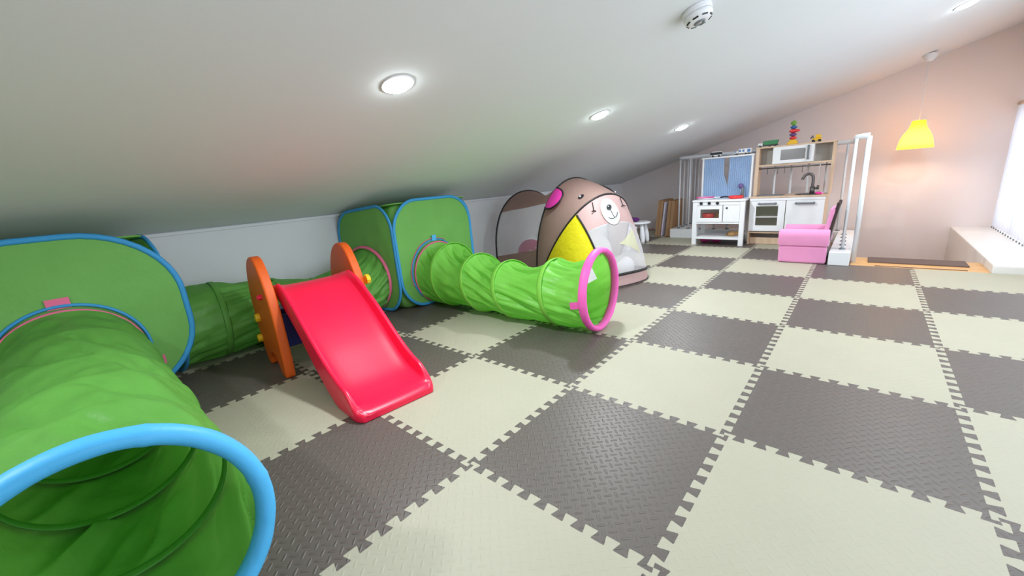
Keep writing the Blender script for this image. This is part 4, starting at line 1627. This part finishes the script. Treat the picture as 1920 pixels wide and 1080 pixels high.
y0, y1 = KY0 - 4.60, KY0 + 0.015 - 4.60
dx0, dx1, dz0, dz1 = 0.508, 0.836, 0.155, 0.480
gx0, gx1, gz0, gz1 = 0.570, 0.774, 0.216, 0.423
for (a, b, c, d) in ((dx0, gx0, dz0, dz1), (gx1, dx1, dz0, dz1), (gx0, gx1, dz0, gz0), (gx0, gx1, gz1, dz1), (gx0, gx1, 0.304, 0.312)):
    dd.box(a - 0.84, b - 0.84, y0, y1, c, d)
dd = dd.build('oven_door', M['white'], kt)
MB().box(gx0 - 0.84, gx1 - 0.84, y0 + 0.007, y0 + 0.010, gz0, gz1).build('pane', M['pane'], dd)
d2 = MB().box(0.843 - 0.84, 1.164 - 0.84, y0, y1, dz0, dz1).build('cupboard_door', M['white'], kt, bevel=0.003)


def bar_handle(p, xa, xb, z, y):
    m = MB().tube([(xa - 0.84, y - 0.022, z), (xb - 0.84, y - 0.022, z)], 0.0085, 10)
    for x in (xa + 0.004, xb - 0.004):
        m.tube([(x - 0.84, y + 0.001, z), (x - 0.84, y - 0.024, z)], 0.012, 10)
    m.build('handle', M['darkgrey'], p, smooth=False)


bar_handle(dd, 0.594, 0.752, 0.452, y0)
bar_handle(d2, 0.926, 1.081, 0.450, y0)
# uprights and upper cabinet at the back
UY = 4.62
kb(0.494, 0.530, UY, KY1, 0.526, 1.030).build('upright', M['birch'], kt, bevel=0.002)
kb(1.166, 1.190, UY, KY1, 0.526, 1.030).build('upright', M['birch'], kt, bevel=0.002)
kb(0.490, 1.194, UY - 0.004, KY1, 1.030, 1.046).build('top_board', M['birch'], kt, bevel=0.002)
kb(0.530, 1.166, UY, KY1, 0.838, 0.856).build('shelf_board', M['birch'], kt, bevel=0.002)
kb(0.530, 1.166, KY1 - 0.012, KY1 - 0.004, 0.856, 1.030).build('cabinet_back', M['grey'], kt)
for x in (0.655, 1.010):
    kb(x, x + 0.008, UY, KY1 - 0.012, 0.856, 1.030).build('divider', M['white'], kt)
md = MB()
y0, y1 = UY - 0.014 - 4.60, UY - 4.60
for (a, b, c, d) in ((0.657, 0.728, 0.858, 1.030), (0.943, 1.014, 0.858, 1.030), (0.728, 0.943, 0.858, 0.892), (0.728, 0.943, 0.999, 1.030)):
    md.box(a - 0.84, b - 0.84, y0, y1, c, d)
md = md.build('microwave_door', M['white'], kt)
MB().box(0.728 - 0.84, 0.943 - 0.84, y0 + 0.006, y0 + 0.009, 0.892, 0.999).build('pane', M['glass'], md)
MB().tube([(0.970 - 0.84, y0 - 0.020, 0.884), (0.970 - 0.84, y0 - 0.020, 1.020)], 0.009, 10).tube([(0.970 - 0.84, y0, 0.890), (0.970 - 0.84, y0 - 0.022, 0.890)], 0.011, 10).tube([(0.970 - 0.84, y0, 1.014), (0.970 - 0.84, y0 - 0.022, 1.014)], 0.011, 10).build('handle', M['darkgrey'], md)
MB().tube([(0.530 - 0.84, UY + 0.03 - 4.60, 0.815), (1.166 - 0.84, UY + 0.03 - 4.60, 0.815)], 0.0065, 10).build('hanging_rod', M['steel'], kt, smooth=True)


def hook(x):
    y = UY + 0.03 - 4.60
    pts = [(x - 0.84, y, 0.824), (x - 0.84, y - 0.010, 0.815), (x - 0.84, y - 0.006, 0.795), (x - 0.84, y, 0.770), (x - 0.84, y - 0.004, 0.757), (x - 0.84, y - 0.014, 0.757), (x - 0.84, y - 0.018, 0.768)]
    MB().tube(cat_rom(pts, 4), 0.0028, 6).build('hook', M['steel'], kt, smooth=True)


for x in (0.613, 0.708, 0.771, 0.93):
    hook(x)
MB().box(1.075 - 0.84, 1.083 - 0.84, 0.02, 0.035, 0.60, 0.83).build('hanging_strip', M['grey'], kt)
# sink, hob and tap
MB().lathe([(0.115, 0.0), (0.118, 0.006), (0.108, 0.008), (0.092, 0.002), (0.002, 0.001)], 32, Matrix.Translation((1.01 - 0.84, -0.01, 0.5265))).build('sink', M['steel'], kt, smooth=True)
MB().box(0.545 - 0.84, 0.79 - 0.84, -0.10, 0.10, 0.5265, 0.532).build('hob_plate', M['darkgrey'], kt, bevel=0.002)
tap = MB()
tap.tube([(0, 0, 0), (0, 0, 0.075)], 0.022, 14)
pts = cat_rom([(0, 0, 0.07), (0, 0, 0.14), (-0.008, 0, 0.185), (-0.035, 0, 0.205), (-0.070, 0, 0.195), (-0.088, 0, 0.165), (-0.092, 0, 0.150)], 5)
tap.tube(pts, 0.0135, 12)
tap.tube([(0.015, -0.005, 0.055), (0.050, -0.012, 0.060)], 0.010, 10).tube([(0.045, -0.012, 0.045), (0.047, -0.012, 0.085)], 0.011, 10)
o = tap.build('tap', M['steel'], kt, smooth=True)
o.location = (1.035 - 0.84, 0.02, 0.527)

t = thing('toy_food', 'small pink toy lying beside the tap on the wooden worktop', 'toy', (1.10, 4.50, 0.527))
MB().ball((0, 0, 0.014), 0.022, 12, 8, (1.4, 0.9, 0.65)).build('body', M['toymagenta'], t, smooth=True)
MB().ball((0.028, 0.004, 0.012), 0.014, 10, 8).build('top', M['chairpink'], t, smooth=True)


# ------------------------------------------------------------------ toys on top
def wheels(t, xs, y, r, mat=M['toyblack']):
    for x in xs:
        for s in (-1, 1):
            MB().lathe([(r, -0.005), (r, 0.005)], 14, Matrix.Translation((x, s * y, r)) @ Matrix.Rotation(PI / 2, 4, 'X')).build('wheel', mat, t)


t = thing('toy_bus', 'black and white toy car on top of the curtain screen, left', 'toy car', (0.087, 4.612, 0.987), 0.0)
MB().box(-0.055, 0.055, -0.020, 0.020, 0.008, 0.026).build('chassis', M['toywhite'], t, bevel=0.004)
MB().box(-0.062, 0.060, -0.021, 0.021, 0.024, 0.052).build('cabin', M['toyblack'], t, bevel=0.006)
MB().box(-0.045, 0.060, -0.021, 0.021, 0.052, 0.061).build('roof', M['toywhite'], t, bevel=0.003)
wheels(t, (-0.032, 0.034), 0.019, 0.011)
t = thing('toy_truck', 'white toy rescue truck with blue windows on the curtain screen, right', 'toy truck', (0.365, 4.612, 0.987))
MB().box(-0.085, -0.045, -0.020, 0.020, 0.012, 0.046).build('cab', M['toywhite'], t, bevel=0.008)
bdy = MB().box(-0.043, 0.085, -0.021, 0.021, 0.014, 0.064).build('box_body', M['toywhite'], t, bevel=0.004)
for x in (-0.026, 0.008):
    MB().box(x - 0.010, x + 0.010, -0.0225, -0.020, 0.030, 0.054).build('window', M['toyblue'], bdy)
MB().box(0.045, 0.077, -0.0225, -0.020, 0.024, 0.056).build('window', M['toyblue'], bdy)
MB().box(-0.080, -0.062, -0.0215, -0.018, 0.028, 0.042).build('window', M['toyblue'], t)
MB().box(-0.082, 0.084, -0.018, 0.018, 0.008, 0.015).build('chassis', M['toyblack'], t)
wheels(t, (-0.062, 0.030, 0.062), 0.019, 0.010)
t = thing('toy_truck', 'green toy tipper truck with white cab on top of the birch kitchen', 'toy truck', (0.595, 4.69, 1.046))
MB().box(-0.100, -0.052, -0.022, 0.022, 0.010, 0.045).build('cab', M['toywhite'], t, bevel=0.006)
MB().box(-0.048, 0.090, -0.020, 0.020, 0.010, 0.020).build('chassis', M['toyblack'], t)
m = MB()
m.prism([(-0.046, 0.020), (0.080, 0.020), (0.094, 0.066), (-0.052, 0.062)], -0.026, 0.026, lambda p, a: (p[0], a, p[1]))
m.build('tipper_bed', M['toygreen'], t, bevel=0.003)
wheels(t, (-0.078, 0.010, 0.060), 0.021, 0.012)
t = thing('stacking_toy', 'colourful stacking tower of knobbly pieces on top of birch kitchen', 'stacking toy', (0.812, 4.69, 1.046))
m = MB()
m.prism([(-0.055, 0.0), (0.050, 0.0), (0.045, 0.030), (0.025, 0.048), (-0.020, 0.050), (-0.040, 0.022)], -0.035, 0.035, lambda p, a: (p[0], a, p[1]))
m.build('base_piece', M['toyyellow'], t, bevel=0.006)


def knob_piece(z, r, h, mm, tw, spike=0.0):
    m = MB()
    N_ = 12
    for i, (f, zz) in enumerate(((0.35, 0), (1, 0.35), (1, 0.65), (0.35, 1))):
        for k in range(N_):
            g = 2 * PI * k / N_ + tw
            rr = r * f * (1 + spike * (0.5 if k % 4 == 0 else -0.25) * (f == 1))
            m.v.append(Vector((rr * math.cos(g), rr * math.sin(g), z + h * zz)))
    for i in range(3):
        for k in range(N_):
            m.f.append((i * N_ + k, i * N_ + (k + 1) % N_, (i + 1) * N_ + (k + 1) % N_, (i + 1) * N_ + k))
    m.f += [tuple(reversed(range(N_))), tuple(3 * N_ + k for k in range(N_))]
    m.build('piece', M[mm], t, smooth=False)


knob_piece(0.048, 0.032, 0.034, 'toyred', 0.2, 0.3)
knob_piece(0.082, 0.034, 0.034, 'toypurple', 0.7, 0.2)
knob_piece(0.116, 0.046, 0.040, 'toyred', 0.0, 0.5)
knob_piece(0.156, 0.032, 0.034, 'toyblue', 0.5, 0.2)
knob_piece(0.190, 0.026, 0.050, 'toylime', 0.9, 0.3)
t = thing('toy_digger', 'small yellow toy digger on top of birch kitchen, right end', 'toy', (1.02, 4.69, 1.046))
MB().box(-0.040, 0.040, -0.022, 0.022, 0.012, 0.040).build('body', M['toyyellow'], t, bevel=0.006)
MB().box(-0.012, 0.034, -0.018, 0.018, 0.040, 0.074).build('cab', M['toyyellow'], t, bevel=0.005)
MB().tube([(-0.030, 0, 0.035), (-0.036, 0, 0.068), (-0.052, 0, 0.040)], 0.006, 8).build('arm', M['toyblack'], t)
wheels(t, (-0.026, 0.026), 0.021, 0.014)

# ------------------------------------------------------------------ stools, cartons
def stool(loc, label):
    t = thing('toddler_stool', label, 'stool', loc, 0, 'white plastic toddler stools')
    MB().lathe([(0.003, 0.246), (0.120, 0.246), (0.138, 0.250), (0.145, 0.258), (0.143, 0.268), (0.128, 0.274), (0.003, 0.272)], 40, cap=False).build('seat', M['stool'], t, smooth=True)
    for k in range(4):
        a = PI / 4 + k * PI / 2 + 0.07
        c = Vector((math.cos(a), math.sin(a), 0))
        pts = [c * 0.080 + Vector((0, 0, 0.25)), c * 0.092 + Vector((0, 0, 0.19)), c * 0.106 + Vector((0, 0, 0.11)), c * 0.116 + Vector((0, 0, 0.04)), c * 0.120 + Vector((0, 0, 0.0015))]
        MB().tube(pts, [0.020, 0.025, 0.031, 0.027, 0.020], 14).build('leg', M['stool'], t, smooth=True)
    return t


s1 = stool((-0.70, 4.26, 0), 'white round toddler stool, the farther one, holding a purple plush toy')
s2 = copy_thing(s1, (-0.635, 3.70, 0), 'white round toddler stool, the nearer one, right behind the bear tent')
t = thing('plush_toy', 'dark purple plush toy lying on the farther white stool', 'stuffed toy', (-0.74, 4.24, 0.273))
MB().ball((0, 0, 0.028), 0.04, 14, 10, (1.5, 1.1, 0.7)).build('body', M['purple'], t, smooth=True)
MB().ball((-0.055, 0, 0.034), 0.03, 12, 8).build('head', M['purple'], t, smooth=True)


def carton(name, x0, x1, y0, y1, h, ang, label, mat, cat, edge=True, base=0.009):
    t = thing(name, label, cat, (x0, (y0 + y1) / 2, base))
    t.rotation_euler = (0, math.radians(ang), 0)
    d = (y1 - y0) / 2
    b = MB().box(0, x1 - x0, -d, d, 0, h).build('box_shell', mat, t, bevel=0.002)
    if edge:
        MB().box((x1 - x0) * 0.42, (x1 - x0) * 0.58, -d - 0.0012, -d + 0.004, 0.004, h - 0.004).build('flap_seam', M['carton2'], t)
        MB().box(0.012, x1 - x0 - 0.012, -d + 0.01, d - 0.01, h, h + 0.0025).build('top_flap', M['carton2'], t)
    return t


carton('flat_carton', -0.725, -0.655, 4.86, 5.25, 0.485, 5.0, 'brown flat cardboard carton leaning, leftmost beside the stair railing', M['carton'], 'carton')
carton('flat_board', -0.648, -0.628, 4.87, 5.20, 0.46, 5.5, 'thin lavender board wedged between the two cardboard cartons', M['lav'], 'board', False)
carton('flat_carton', -0.600, -0.515, 4.90, 5.30, 0.485, 5.0, 'brown flat cardboard carton leaning against the white balusters', M['carton'], 'carton', True, FL + 0.009)
